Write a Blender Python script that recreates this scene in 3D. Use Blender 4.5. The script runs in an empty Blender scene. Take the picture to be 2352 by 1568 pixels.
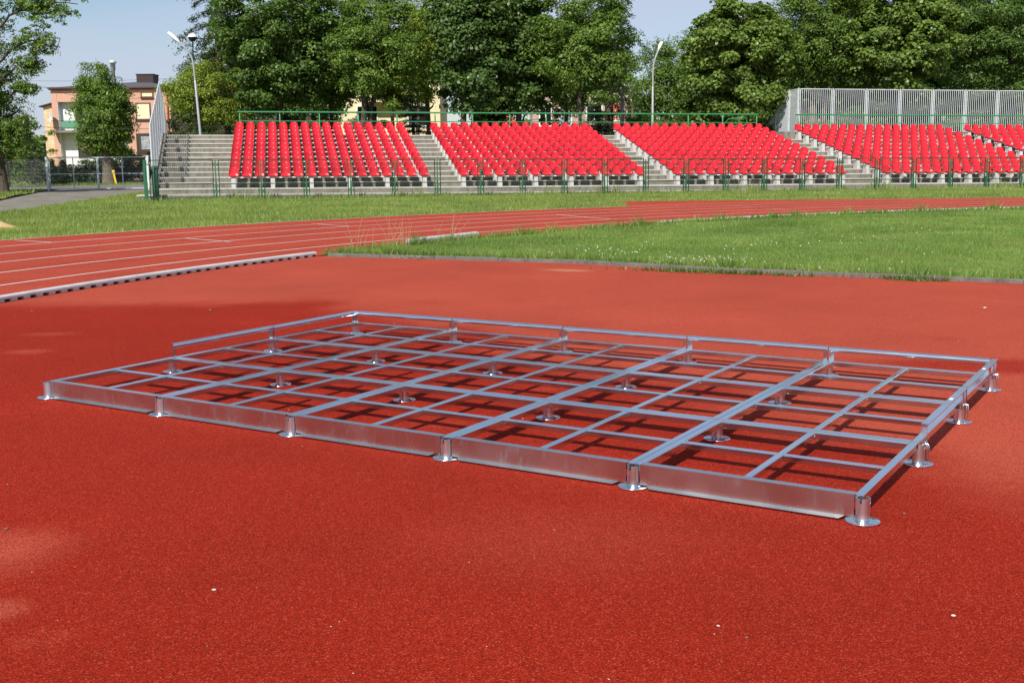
import bpy, bmesh, math, random
import numpy as np
from mathutils import Vector, Matrix
R = math.radians
random.seed(7)
rng = np.random.default_rng(11)
SC = bpy.context.scene
COL = SC.collection

# ------------------------------------------------------------------ camera
CH, PITCH, ROLL, FPX = 1.42258577, 0.15666242, 0.00975168, 2624.8043
RW, RH = 2352.0, 1568.0
cp, sp, cr, sr = math.cos(PITCH), math.sin(PITCH), math.cos(ROLL), math.sin(ROLL)
fwd = Vector((0, cp, -sp)); up0 = Vector((0, sp, cp)); ri0 = Vector((1, 0, 0))
right = cr*ri0 - sr*up0; up = sr*ri0 + cr*up0
cam = bpy.data.cameras.new('camera'); cam.sensor_width = 36; cam.lens = FPX/RW*36
cam.clip_start = 0.05; cam.clip_end = 3000
co = bpy.data.objects.new('camera', cam); COL.objects.link(co)
co.matrix_world = Matrix(((right.x, up.x, -fwd.x, 0), (right.y, up.y, -fwd.y, 0), (right.z, up.z, -fwd.z, CH), (0, 0, 0, 1)))
SC.camera = co

def ray(px, py):
    u = (px-RW/2)/FPX; v = -(py-RH/2)/FPX
    u, v = cr*u+sr*v, -sr*u+cr*v
    return np.array([u, cp+sp*v, -sp+cp*v])
def gp(px, py, z=0.0):                       # survey: sight line met with the ground
    r = ray(px, py); t = (z-CH)/r[2]
    return Vector((r[0]*t, r[1]*t, z))
def at(px, py, Y):                           # survey: sight line met with a depth
    r = ray(px, py); t = Y/r[1]
    return Vector((r[0]*t, Y, r[2]*t+CH))

# ------------------------------------------------------------------ helpers
class MB:
    def __init__(s): s.v = []; s.f = []; s.m = []; s.sm = []
    def add(s, vs, fs, mi=0, smooth=False):
        b = len(s.v); s.v += [tuple(v) for v in vs]
        for f in fs: s.f.append(tuple(i+b for i in f)); s.m.append(mi); s.sm.append(smooth)
        return s
    def box(s, x0, x1, y0, y1, z0, z1, mi=0):
        vs = [(x, y, z) for z in (z0, z1) for y in (y0, y1) for x in (x0, x1)]
        return s.add(vs, [(0, 2, 3, 1), (4, 5, 7, 6), (0, 1, 5, 4), (2, 6, 7, 3), (0, 4, 6, 2), (1, 3, 7, 5)], mi)
    def prism(s, prof, A, B, upv=(0, 0, 1), mi=0, smooth=False, cap=True):
        # profile (u,v) swept from A to B; u = side, v = up
        A = Vector(A); B = Vector(B); d = (B-A).normalized(); u = d.cross(Vector(upv)).normalized(); w = u.cross(d).normalized()
        n = len(prof)
        vs = [P+u*p[0]+w*p[1] for P in (A, B) for p in prof]
        fs = [(k, (k+1) % n, n+(k+1) % n, n+k) for k in range(n)]
        s.add(vs, fs, mi, smooth)
        if cap: s.add(vs, [tuple(range(n-1, -1, -1)), tuple(range(n, 2*n))], mi)
        return s
    def bar(s, A, B, w, h, mi=0, upv=(0, 0, 1)):
        return s.prism([(-w/2, -h/2), (w/2, -h/2), (w/2, h/2), (-w/2, h/2)], A, B, upv, mi)
    def rbar(s, A, B, w, h, r, mi=0, upv=(0, 0, 1), n=3):
        pr = []
        for cx, cy, a0 in ((w/2-r, h/2-r, 0), (-w/2+r, h/2-r, 90), (-w/2+r, -h/2+r, 180), (w/2-r, -h/2+r, 270)):
            for k in range(n+1):
                a = R(a0+90*k/n); p = (cx+r*math.cos(a), cy+r*math.sin(a)); t = (-math.sin(a)*.0006, math.cos(a)*.0006)
                if k == 0: pr.append((p[0]-t[0], p[1]-t[1]))
                pr.append(p)
                if k == n: pr.append((p[0]+t[0], p[1]+t[1]))
        return s.prism(pr, A, B, upv, mi, True)
    def tube(s, path, rad, n=8, mi=0, cap=True, smooth=True):
        path = [Vector(p) for p in path]; m = len(path)
        rads = rad if isinstance(rad, (list, tuple)) else [rad]*m
        vs = []; ref = None
        for k, p in enumerate(path):
            d = (path[min(k+1, m-1)]-path[max(k-1, 0)]).normalized()
            if ref is None: ref = Vector((0, 0, 1)) if abs(d.z) < .9 else Vector((1, 0, 0))
            u = d.cross(ref).normalized(); w = u.cross(d).normalized(); ref = w
            for q in range(n):
                a = 2*math.pi*q/n; vs.append(p+(u*math.cos(a)+w*math.sin(a))*rads[k])
        fs = [(k*n+q, k*n+(q+1) % n, (k+1)*n+(q+1) % n, (k+1)*n+q) for k in range(m-1) for q in range(n)]
        s.add(vs, fs, mi, smooth)
        if cap: s.add(vs, [tuple(range(n-1, -1, -1)), tuple(range((m-1)*n, m*n))], mi)
        return s
    def lathe(s, prof, n=24, c=(0, 0, 0), mi=0, smooth=True):
        vs = [(c[0]+r*math.cos(2*math.pi*q/n), c[1]+r*math.sin(2*math.pi*q/n), c[2]+z) for r, z in prof for q in range(n)]
        return s.add(vs, [(k*n+q, k*n+(q+1) % n, (k+1)*n+(q+1) % n, (k+1)*n+q) for k in range(len(prof)-1) for q in range(n)], mi, smooth)
    def mesh(s, name, mats):
        me = bpy.data.meshes.new(name); me.from_pydata(s.v, [], s.f); me.update()
        for m in (mats if isinstance(mats, (list, tuple)) else [mats]): me.materials.append(m)
        me.polygons.foreach_set('material_index', s.m); me.polygons.foreach_set('use_smooth', s.sm)
        return me
    def build(s, name, mats, parent=None, **kw):
        return link(name, s.mesh(name, mats), parent, **kw)

def tag(o, label=None, cat=None, group=None, kind=None):
    if label: o['label'] = label
    if cat: o['category'] = cat
    if group: o['group'] = group
    if kind: o['kind'] = kind
    return o
def link(name, me, parent=None, label=None, cat=None, group=None, kind=None, loc=None, rotz=None):
    o = bpy.data.objects.new(name, me); COL.objects.link(o)
    if parent: o.parent = parent
    if loc is not None: o.location = loc
    if rotz is not None: o.rotation_euler = (0, 0, rotz)
    return tag(o, label, cat, group, kind)
def thing(name, label, cat, loc=(0, 0, 0), rotz=0, group=None):
    return link(name, None, None, label, cat, group, None, loc, rotz)
def qmesh(name, V, mat, quad=True):          # numpy vertices of separate quads or triangles
    k = 4 if quad else 3
    n = len(V)//k
    me = bpy.data.meshes.new(name)
    me.vertices.add(len(V)); me.vertices.foreach_set('co', np.asarray(V, np.float32).ravel())
    me.loops.add(n*k); me.loops.foreach_set('vertex_index', np.arange(n*k, dtype=np.int32))
    me.polygons.add(n); me.polygons.foreach_set('loop_start', np.arange(0, n*k, k, dtype=np.int32))
    try: me.polygons.foreach_set('loop_total', np.full(n, k, dtype=np.int32))
    except Exception: pass
    me.update(calc_edges=True); me.materials.append(mat)
    return me

# ------------------------------------------------------------------ materials
class NT:
    def __init__(s, name, rough=.6, base=(.5, .5, .5), metal=0, spec=.5):
        s.mat = bpy.data.materials.new(name); s.mat.use_nodes = True
        s.t = s.mat.node_tree; s.b = s.t.nodes['Principled BSDF']
        s.b.inputs['Base Color'].default_value = (*base, 1); s.b.inputs['Roughness'].default_value = rough
        s.b.inputs['Metallic'].default_value = metal; s.b.inputs['Specular IOR Level'].default_value = spec
    def n(s, t, **kw):
        nd = s.t.nodes.new(t)
        for k, v in kw.items():
            if k in nd.inputs: nd.inputs[k].default_value = v
            else: setattr(nd, k, v)
        return nd
    def l(s, a, b): s.t.links.new(a, b)
    def coord(s, which='Object', scale=(1, 1, 1)):
        c = s.n('ShaderNodeTexCoord'); m = s.n('ShaderNodeMapping'); m.inputs['Scale'].default_value = scale
        if which == 'World':
            g = s.n('ShaderNodeNewGeometry'); s.l(g.outputs['Position'], m.inputs[0])
        else: s.l(c.outputs[which], m.inputs[0])
        return m.outputs[0]
    def noise(s, vec, scale, detail=4, rough=.55):
        nd = s.n('ShaderNodeTexNoise'); nd.inputs['Scale'].default_value = scale; nd.inputs['Detail'].default_value = detail
        nd.inputs['Roughness'].default_value = rough; s.l(vec, nd.inputs['Vector']); return nd.outputs[0]
    def ramp(s, fac, stops):
        nd = s.n('ShaderNodeValToRGB'); e = nd.color_ramp.elements
        while len(e) < len(stops): e.new(.5)
        for el, (p, c) in zip(e, stops):
            el.position = p; el.color = (*c, 1) if len(c) == 3 else c
        s.l(fac, nd.inputs[0]); return nd.outputs[0]
    def g(s, fac, a, b): return s.ramp(fac, [(a, (0, 0, 0)), (b, (1, 1, 1))])
    def mix(s, fac, a, b, mode='MIX'):
        nd = s.n('ShaderNodeMix'); nd.data_type = 'RGBA'; nd.blend_type = mode
        for x, i in ((fac, 0), (a, 6), (b, 7)):
            if isinstance(x, (int, float)): nd.inputs[i].default_value = x
            elif isinstance(x, tuple): nd.inputs[i].default_value = (*x, 1)
            else: s.l(x, nd.inputs[i])
        return nd.outputs[2]
    def math(s, op, a, b=0.0, clamp=False):
        nd = s.n('ShaderNodeMath'); nd.operation = op; nd.use_clamp = clamp
        for x, i in ((a, 0), (b, 1)):
            if isinstance(x, (int, float)): nd.inputs[i].default_value = x
            else: s.l(x, nd.inputs[i])
        return nd.outputs[0]
    def color(s, c): s.l(c, s.b.inputs['Base Color'])
    def bump(s, h, strength=.5, dist=.01):
        nd = s.n('ShaderNodeBump'); nd.inputs['Strength'].default_value = strength; nd.inputs['Distance'].default_value = dist
        s.l(h, nd.inputs['Height']); s.l(nd.outputs[0], s.b.inputs['Normal'])

def plain(name, base, rough=.5, metal=0, var=.15, scale=6, spec=.5):
    m = NT(name, rough, base, metal, spec)
    v = m.noise(m.coord('World'), scale, 5)
    lo = tuple(c*(1-var) for c in base); hi = tuple(min(1, c*(1+var)) for c in base)
    m.color(m.ramp(v, [(.3, lo), (.7, hi)])); return m.mat

def rubber(name, damp):
    m = NT(name, .88, spec=.08)
    w = m.coord('World')
    vo = m.n('ShaderNodeTexVoronoi'); vo.inputs['Scale'].default_value = 265; m.l(w, vo.inputs['Vector'])
    cell = m.n('ShaderNodeSeparateColor'); m.l(vo.outputs['Color'], cell.inputs[0])
    deep = m.ramp(cell.outputs[0], [(0, (.09, .005, .002)), (.16, (.19, .010, .003)), (.6, (.265, .0142, .0045)), (.93, (.37, .029, .010)), (.99, (.44, .085, .055))])
    pale = m.ramp(cell.outputs[0], [(0, (.11, .015, .009)), (.16, (.30, .041, .021)), (.6, (.385, .060, .032)), (.93, (.45, .082, .046)), (.99, (.49, .15, .11))])
    blot = m.noise(w, .55, 5, .6)
    if damp:
        sx = m.n('ShaderNodeSeparateXYZ'); m.l(w, sx.inputs[0])
        n1 = m.math('ADD', m.noise(w, .9, 5, .55), -.5)
        def beyond(line, soft, wob):             # dry rubber beyond a wandering line, damp in front of it
            d = m.math('ADD', m.math('MULTIPLY', sx.outputs[0], line[0]), m.math('MULTIPLY', sx.outputs[1], line[1]))
            d = m.math('ADD', m.math('ADD', d, -line[2]), m.math('MULTIPLY', n1, wob))
            mr = m.n('ShaderNodeMapRange'); mr.interpolation_type = 'SMOOTHSTEP'
            mr.inputs['From Min'].default_value = -soft; mr.inputs['From Max'].default_value = soft; m.l(d, mr.inputs['Value']); return mr.outputs[0]
        def blob(c, r, rot, soft=.5):            # an isolated patch with a ragged rim
            mp = m.n('ShaderNodeMapping'); mp.vector_type = 'TEXTURE'; mp.inputs['Location'].default_value = c; mp.inputs['Rotation'].default_value = (0, 0, rot); mp.inputs['Scale'].default_value = (*r, 1000)
            m.l(w, mp.inputs[0]); ln = m.n('ShaderNodeVectorMath'); ln.operation = 'LENGTH'; m.l(mp.outputs[0], ln.inputs[0])
            d = m.math('ADD', ln.outputs[1], m.math('MULTIPLY', n1, 1.6))
            mr = m.n('ShaderNodeMapRange'); mr.interpolation_type = 'SMOOTHSTEP'
            mr.inputs['From Min'].default_value = 1+soft; mr.inputs['From Max'].default_value = 1-soft; m.l(d, mr.inputs['Value']); return mr.outputs[0]
        fac = m.math('MAXIMUM', beyond(DAMP_A, .4, 1.3), beyond(DAMP, .45, 1.6))
        for c_, r_, rot, k_ in DARK: fac = m.math('MULTIPLY', fac, m.math('SUBTRACT', 1.0, m.math('MULTIPLY', blob(c_, r_, rot), k_)))
        for c_, r_, rot, k_ in PALE: fac = m.math('MAXIMUM', fac, m.math('MULTIPLY', blob(c_, r_, rot, .7), k_))
        # chalky scuffs
        sc = m.g(m.noise(w, 1.1, 5, .62), .63, .76)
        fac = m.math('MAXIMUM', fac, m.math('MULTIPLY', sc, .55))
        fac = m.math('MULTIPLY', fac, m.math('SUBTRACT', 1.0, m.math('MULTIPLY', m.g(m.noise(w, .8, 3), .6, .75), .4)))
        c = m.mix(fac, deep, pale)
        tan = blob(TAN[0], TAN[1], TAN[2], .6); c = m.mix(m.math('MULTIPLY', tan, .55), c, (.42, .25, .13))
    else:
        c = m.mix(m.g(blot, .2, .8), m.mix(.75, deep, pale), pale)
    c = m.mix(1.0, c, m.ramp(blot, [(.25, (.86, .86, .86)), (.75, (1.12, 1.12, 1.12))]), 'MULTIPLY')
    m.color(c)
    h = m.math('ADD', vo.outputs['Distance'], m.math('MULTIPLY', m.noise(w, 90, 3), .8))
    m.bump(h, .6, .003)
    return m.mat
a_, b_ = gp(800, 700), gp(2352, 1120)
nrm = Vector((-(b_.y-a_.y), b_.x-a_.x, 0)).normalized()
if nrm.y < 0: nrm = -nrm
def patch(px, py, rx, ry, k, rot=0):
    p = gp(px, py); return ((p.x, p.y, 0), (rx, ry), rot, k)
q0, q1 = gp(100, 702), gp(800, 692); n2 = Vector((-(q1.y-q0.y), q1.x-q0.x, 0)).normalized()
DAMP_A = (n2.x, n2.y, n2.x*q0.x+n2.y*q0.y)
DARK = [patch(2240, 838, .75, .3, .85, -.2), patch(1500, 900, .5, .35, .5), patch(560, 640, .9, .3, .0)]
TAN = patch(1300, 620, .34, .14, 1, -.5)
PALE = [patch(20, 1265, .22, .26, .8), patch(-5, 1400, .09, .09, .95), patch(70, 806, .16, .1, .6), patch(120, 766, .2, .1, .5), patch(700, 855, .12, .1, .35), patch(1250, 1240, .5, .35, .22)]
DAMP = (nrm.x, nrm.y, nrm.x*a_.x+nrm.y*a_.y)

def zinc(name, rough=.24, smudge=False):
    m = NT(name, rough, metal=1)
    w = m.coord('World')
    c = m.ramp(m.noise(w, 2.6, 2), [(.32, (.62, .76, .82)), (.5, (.71, .77, .79)), (.68, (.68, .71, .79))])
    r = m.n('ShaderNodeMapRange'); r.inputs['From Min'].default_value = .3; r.inputs['From Max'].default_value = .7
    r.inputs['To Min'].default_value = rough*.8; r.inputs['To Max'].default_value = rough*1.25; m.l(m.noise(w, 3, 3), r.inputs['Value'])
    rr = r.outputs[0]
    if smudge:
        c = m.ramp(m.noise(w, 1.6, 3), [(.35, (.57, .59, .59)), (.65, (.67, .67, .66))])
        run = m.g(m.noise(m.coord('World', (1, 1, .35)), 26, 4, .6), .56, .66)
        far = m.g(m.noise(w, .9, 2), .42, .6)
        s_ = m.math('MULTIPLY', run, far)
        c = m.mix(m.math('MULTIPLY', s_, .4), c, (.33, .28, .28)); rr = m.math('ADD', rr, m.math('MULTIPLY', s_, .12))
    m.color(c); m.l(rr, m.b.inputs['Roughness'])
    return m.mat

def concrete(name, lo, hi, stain=.5):
    m = NT(name, .9, spec=.2)
    w = m.coord('World')
    c = m.ramp(m.noise(w, 2.5, 6, .65), [(.28, lo), (.72, hi)])
    st = m.g(m.noise(m.coord('World', (5, 5, .9)), 1.1, 5, .65), .47, .66)
    c = m.mix(m.math('MULTIPLY', st, stain), c, tuple(x*.35 for x in lo))
    sp_ = m.g(m.noise(w, 45, 3), .3, .7)
    c = m.mix(.35, c, m.mix(sp_, lo, hi)); m.color(c); m.bump(m.noise(w, 30, 5), .4, .01)
    return m.mat

def leafmat(name, lo, hi, trans=.36, rough=.55, patch=.5, dry=None):
    m = NT(name, rough); t = m.t
    g = m.n('ShaderNodeNewGeometry')
    c = m.ramp(g.outputs['Random Per Island'], [(0, lo), (.6, tuple((a+b)/2 for a, b in zip(lo, hi))), (1, hi)])
    big = m.noise(m.coord('World'), patch, 3)
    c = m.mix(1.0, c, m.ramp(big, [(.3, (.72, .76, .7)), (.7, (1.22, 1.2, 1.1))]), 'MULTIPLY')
    if dry:
        c = m.mix(m.math('MULTIPLY', m.g(m.noise(m.coord('World'), .9, 5, .65), .5, .72), .6), c, dry)
        c = m.mix(1.0, c, m.ramp(m.noise(m.coord('World'), .28, 3), [(.3, (.78, .82, .78)), (.7, (1.15, 1.12, 1.1))]), 'MULTIPLY')
    d = m.n('ShaderNodeBsdfDiffuse'); m.l(c, d.inputs[0])
    tr = m.n('ShaderNodeBsdfTranslucent'); m.l(m.mix(1.0, c, (1.25, 1.3, .55), 'MULTIPLY'), tr.inputs[0])
    mx = m.n('ShaderNodeMixShader'); mx.inputs[0].default_value = trans; m.l(d.outputs[0], mx.inputs[1]); m.l(tr.outputs[0], mx.inputs[2])
    gl = m.n('ShaderNodeBsdfGlossy'); gl.inputs['Roughness'].default_value = .42; gl.inputs[0].default_value = (.8, .9, .8, 1)
    m2 = m.n('ShaderNodeMixShader'); m2.inputs[0].default_value = .022; m.l(mx.outputs[0], m2.inputs[1]); m.l(gl.outputs[0], m2.inputs[2])
    m.l(m2.outputs[0], t.nodes['Material Output'].inputs[0]); t.nodes.remove(m.b)
    return m.mat

def soilgrass(name, lo, mid, hi):
    m = NT(name, .95, spec=.1); w = m.coord('World')
    c = m.ramp(m.noise(w, .35, 6, .7), [(.3, lo), (.5, mid), (.7, hi)])
    c = m.mix(.5, c, m.ramp(m.noise(w, 9, 5, .7), [(.3, lo), (.7, hi)])); m.color(c); m.bump(m.noise(w, 25, 4), .6, .03)
    return m.mat

M = {}
M['apron'] = rubber('apron_rubber', True); M['track'] = rubber('track_rubber', False)
M['zinc'] = zinc('zinc', .17); M['skirt'] = zinc('zinc_sheet', .26, True); M['zleg'] = zinc('zinc_tube', .32); M['zincw'] = zinc('zinc_plate', .17)
M['line'] = plain('line_paint', (.74, .62, .58), .7, 0, .2, 30)
M['kerbw'] = plain('white_plastic', (.50, .50, .485), .45, 0, .12, 5)
M['kerbc'] = concrete('edging_concrete', (.085, .075, .065), (.20, .185, .165), .6)
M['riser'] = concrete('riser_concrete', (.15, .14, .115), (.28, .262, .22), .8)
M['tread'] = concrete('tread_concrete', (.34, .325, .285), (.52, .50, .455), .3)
M['block'] = concrete('block_concrete', (.40, .395, .37), (.56, .555, .53), .14)
M['asphalt'] = concrete('asphalt', (.15, .135, .115), (.27, .25, .22), .5)
def weedy(mat):
    t = mat.node_tree; b = t.nodes['Principled BSDF']; src = b.inputs['Base Color'].links[0].from_socket
    g_ = t.nodes.new('ShaderNodeNewGeometry'); n_ = t.nodes.new('ShaderNodeTexNoise'); n_.inputs['Scale'].default_value = .8; n_.inputs['Detail'].default_value = 7; n_.inputs['Roughness'].default_value = .7
    r_ = t.nodes.new('ShaderNodeValToRGB'); r_.color_ramp.elements[0].position = .53; r_.color_ramp.elements[1].position = .6
    m_ = t.nodes.new('ShaderNodeMix'); m_.data_type = 'RGBA'; m_.inputs[7].default_value = (.12, .125, .045, 1)
    for a, c in ((g_.outputs['Position'], n_.inputs['Vector']), (n_.outputs[0], r_.inputs[0]), (r_.outputs[0], m_.inputs[0]), (src, m_.inputs[6]), (m_.outputs[2], b.inputs['Base Color'])): t.links.new(a, c)
weedy(M['asphalt'])
M['green'] = plain('green_paint', (.035, .21, .075), .38, 0, .15, 4)
M['dgreen'] = plain('dark_green_paint', (.008, .045, .022), .45, 0, .2, 4)
M['fgreen'] = plain('fence_post_green', (.02, .115, .05), .45, 0, .25, 3)
M['wire'] = plain('green_wire', (.02, .055, .03), .5)
M['gwire'] = plain('grey_wire', (.30, .31, .32), .45, .4)
M['bars'] = plain('pale_grey_bars', (.55, .585, .61), .45, .0, .08, 3)
M['lampm'] = plain('lamp_post_grey', (.36, .37, .37), .5, .2, .1, 3)
M['white'] = plain('white_paint', (.78, .78, .76), .6, 0, .04)
M['rail'] = plain('white_rail', (.72, .72, .72), .4, 0, .06)
M['black'] = plain('black_shell', (.015, .015, .016), .4)
M['pole'] = concrete('pole_concrete', (.2, .19, .17), (.34, .33, .31), .3)
M['pink'] = plain('pink_render', (.56, .315, .23), .9, 0, .06, 1.2)
M['brown'] = plain('brown_trim', (.10, .032, .02), .6)
M['chim'] = plain('chimney_brown', (.035, .018, .014), .7)
M['slate'] = plain('roof_slate', (.075, .08, .09), .75, 0, .15, 2)
M['cream'] = plain('cream_render', (.72, .63, .40), .9, 0, .06, 1)
M['blind'] = plain('cream_blind', (.70, .64, .42), .8, 0, .03)
M['glass'] = plain('dark_glass', (.012, .014, .016), .08, 0, .2, 2, 1.0)
M['curtain'] = plain('net_curtain', (.30, .31, .33), .9, 0, .5, 7)
M['gpanel'] = plain('green_panel', (.09, .26, .16), .6)
M['orange'] = plain('orange_pipe', (.45, .13, .03), .5)
M['tile'] = plain('orange_tile', (.45, .085, .035), .8)
M['ppink'] = plain('pale_pink_render', (.45, .32, .27), .9)
M['yellow'] = plain('yellow_plastic', (.75, .48, .01), .5, 0, .05)
M['flower'] = plain('red_flower', (.65, .02, .06), .6)
M['cable'] = plain('cable_black', (.02, .02, .022), .6)
M['dry'] = plain('dry_stem', (.42, .26, .15), .8)
M['sand'] = plain('sand', (.50, .33, .16), .95, 0, .2, 8)
M['pebw'] = plain('pale_pebble', (.55, .50, .44), .8, 0, .3, 90); M['pebd'] = plain('brown_pebble', (.16, .12, .09), .8, 0, .3, 90)
M['clover'] = plain('clover_white', (.75, .75, .68), .8)
M['soil'] = soilgrass('verge_soil', (.11, .155, .035), (.16, .21, .055), (.24, .25, .08))
M['lawn'] = soilgrass('lawn_soil', (.10, .16, .035), (.15, .215, .05), (.22, .27, .075))

def bark(name, lo, hi):
    m = NT(name, .95, spec=.15); v = m.noise(m.coord('World', (6, 6, 1.2)), 3, 6, .65)
    m.color(m.ramp(v, [(.3, lo), (.7, hi)])); m.bump(v, .8, .05); return m.mat
M['bark'] = bark('bark', (.035, .028, .02), (.13, .105, .08)); M['barkg'] = bark('bark_grey', (.07, .06, .045), (.21, .175, .135))

def seatmat():
    m = NT('red_seat_plastic', .22, (.60, .010, .025)); v = m.noise(m.coord('World'), 2.2, 4)
    oi = m.n('ShaderNodeObjectInfo'); 
    c = m.ramp(v, [(.3, (.49, .011, .021)), (.7, (.59, .015, .028))])
    m.color(m.mix(1.0, c, m.ramp(oi.outputs['Random'], [(0, (.84, .9, .9)), (1, (1.1, 1.25, 1.2))]), 'MULTIPLY'))
    return m.mat
M['seat'] = seatmat()
def stonemat():
    m = NT('patchwork_stone', .85); w = m.coord('World', (1, 1, 1))
    sx = m.n('ShaderNodeSeparateXYZ'); m.l(w, sx.inputs[0])
    cx = m.n('ShaderNodeCombineXYZ'); m.l(m.math('ADD', sx.outputs[0], sx.outputs[1]), cx.inputs[0]); m.l(sx.outputs[2], cx.inputs[1])
    br = m.n('ShaderNodeTexBrick'); br.inputs['Scale'].default_value = 1; br.inputs['Brick Width'].default_value = .42; br.inputs['Row Height'].default_value = .2
    br.inputs['Mortar Size'].default_value = .014; br.squash = .6; br.squash_frequency = 3; br.inputs['Color1'].default_value = (.70, .57, .37, 1); br.inputs['Color2'].default_value = (.60, .40, .20, 1)
    br.inputs['Mortar'].default_value = (.28, .2, .14, 1); m.l(cx.outputs[0], br.inputs['Vector'])
    m.color(m.mix(.35, br.outputs[0], m.ramp(m.noise(w, 2.6, 2), [(.35, (.72, .60, .40)), (.65, (.52, .30, .16))]))); return m.mat
M['stone'] = stonemat()

L = {}
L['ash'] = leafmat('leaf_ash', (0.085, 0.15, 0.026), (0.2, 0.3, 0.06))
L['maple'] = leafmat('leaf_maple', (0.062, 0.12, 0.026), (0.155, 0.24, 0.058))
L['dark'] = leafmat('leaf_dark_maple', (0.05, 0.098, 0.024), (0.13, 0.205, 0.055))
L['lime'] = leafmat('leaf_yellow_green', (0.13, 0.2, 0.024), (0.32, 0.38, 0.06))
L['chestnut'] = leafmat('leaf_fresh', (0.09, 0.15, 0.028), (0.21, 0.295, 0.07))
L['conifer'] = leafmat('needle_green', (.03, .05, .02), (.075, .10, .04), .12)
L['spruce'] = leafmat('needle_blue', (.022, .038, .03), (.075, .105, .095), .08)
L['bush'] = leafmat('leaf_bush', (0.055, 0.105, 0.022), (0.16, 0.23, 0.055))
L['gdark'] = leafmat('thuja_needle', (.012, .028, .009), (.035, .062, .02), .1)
G1 = leafmat('lawn_blade', (.13, .215, .05), (.28, .38, .11), .45, patch=.6, dry=(.33, .33, .12))
G2 = leafmat('verge_blade', (.17, .25, .06), (.35, .42, .13), .45, patch=.5, dry=(.42, .40, .17))

# ------------------------------------------------------------------ ground
def sheet(name, pts, z, mat, label=None):
    me = bpy.data.meshes.new(name); bm = bmesh.new()
    vs = [bm.verts.new((p[0], p[1], z)) for p in pts]; f = bm.faces.new(vs)
    bmesh.ops.triangulate(bm, faces=[f])
    for f in bm.faces:
        f.normal_update()
        if f.normal.z < 0: f.normal_flip()
    bm.to_mesh(me); bm.free(); me.materials.append(mat)
    return link(name, me, kind='structure')
sheet('ground', [(-900, -500), (900, -500), (900, 1500), (-900, 1500)], -.016, M['soil'])
TC = (21.03, 4.16); TR0, TR1 = 27.6, 35.8
def arc(r, a0, a1, n): return [(TC[0]+r*math.cos(R(a0+(a1-a0)*k/n)), TC[1]+r*math.sin(R(a0+(a1-a0)*k/n))) for k in range(n+1)]
edge = [gp(755, 588), gp(1000, 595), gp(1300, 603.5), (2.0, 15.15, 0), gp(1700, 625), gp(2000, 637), gp(2352, 650), (11.0, 9.9, 0), (20, 4.6, 0), (40, -7.5, 0)]
edge = [(e[0], e[1]) for e in edge]
aK = math.degrees(math.atan2(edge[0][1]-TC[1], edge[0][0]-TC[0]))
sheet('rubber_apron', edge[::-1]+arc(TR0+.1, aK, 270, 70)+[(40, TC[1]-TR0-.1)], -.004, M['apron'])
ao = math.degrees(math.atan2(35.45-TC[1], 3.72-TC[0]))
tin = arc(TR0, 270, ao, 90)+arc(TR0, ao, 90, 24)[1:]+[(80, TC[1]+TR0)]
tout = arc(TR1, 270, ao, 90)+[(3.72+(TC[0]-3.72)*k/24, 39.72+.23*k/24) for k in range(25)][1:]+[(80, 40.2)]
tout[90] = (3.72, 35.45)
tk = MB()
for k in range(len(tin)-1):
    o1, o2 = tout[k], tout[k+1]
    if k == 90: o1 = (3.72, 39.72)
    tk.add([(*tin[k], 0), (*tin[k+1], 0), (*o2, 0), (*o1, 0)], [(3, 2, 1, 0)])
tk.add([(*tin[90], 0), (3.72, 35.45, 0), (3.72, 39.72, 0)], [(0, 1, 2)])
tm = tk.mesh('running_track', M['track'])
bm = bmesh.new(); bm.from_mesh(tm); bmesh.ops.remove_doubles(bm, verts=bm.verts, dist=1e-4)
for f in bm.faces:
    f.normal_update()
    if f.normal.z < 0: f.normal_flip()
bm.to_mesh(tm); bm.free()
link('running_track', tm, kind='structure')
sheet('infield', [(e[0]+.03, e[1]+.05) for e in edge]+[(70, -7.5), (70, TC[1]+TR0-.1)]+arc(TR0-.06, 90, aK, 50), .02, M['lawn'])
# lane lines
ln = MB()
def ribbon(pts, w, z=.004):
    pts = [Vector((p[0], p[1], z)) for p in pts]
    for k in range(len(pts)-1):
        d = (pts[k+1]-pts[k]).normalized(); s = Vector((-d.y, d.x, 0))*w/2
        d2 = (pts[min(k+2, len(pts)-1)]-pts[k+1]); d2 = d2.normalized() if d2.length > 0 else d; s2 = Vector((-d2.y, d2.x, 0))*w/2
        ln.add([pts[k]-s, pts[k]+s, pts[k+1]+s2, pts[k+1]-s2], [(0, 3, 2, 1)])
for r in (28.80, 30.07, 31.40, 32.76, 34.18, 35.72):
    ribbon(arc(r, 255, 90, 150)+[(80, TC[1]+r)], .048)
Z2 = lambda x, y: (x*.59524/1.74150, (800+y*.59524)/1.7415)
Z3 = lambda x, y: ((1200+x*.59524)/1.7415, (750+y*.59524)/1.7415)
Z4 = lambda x, y: ((2500+x*.67857)/1.7415, (780+y*.67857)/1.7415)
for Z, a, b in ((Z2, (100, 273), (370, 288)), (Z2, (1250, 260), (1550, 283)), (Z3, (90, 247), (330, 262)), (Z3, (1720, 183), (1930, 203)), (Z3, (1930, 203), (2100, 215)),
                (Z4, (605, 62), (760, 73)), (Z4, (865, 85), (1040, 98))):
    p, q = gp(*Z(*a)), gp(*Z(*b)); ribbon([p, q], .02 if Z is Z4 else .045, .008)
ln.build('lane_lines', M['line'], kind='structure')
# path
path = [gp(-420, 505), gp(0, 489), (-15.9, 38.3), (-16.8, 43.5), (-17.4, 49), (-18.6, 56), gp(345, 437), (-20.0, 70), (-17, 82), (-60, 82), (-60, 74), (-27.2, 70), gp(100, 440), gp(20, 456), gp(0, 461), gp(-420, 464)]
sheet('asphalt_path', [(p[0], p[1]) for p in path], -.008, M['asphalt'])
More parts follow.
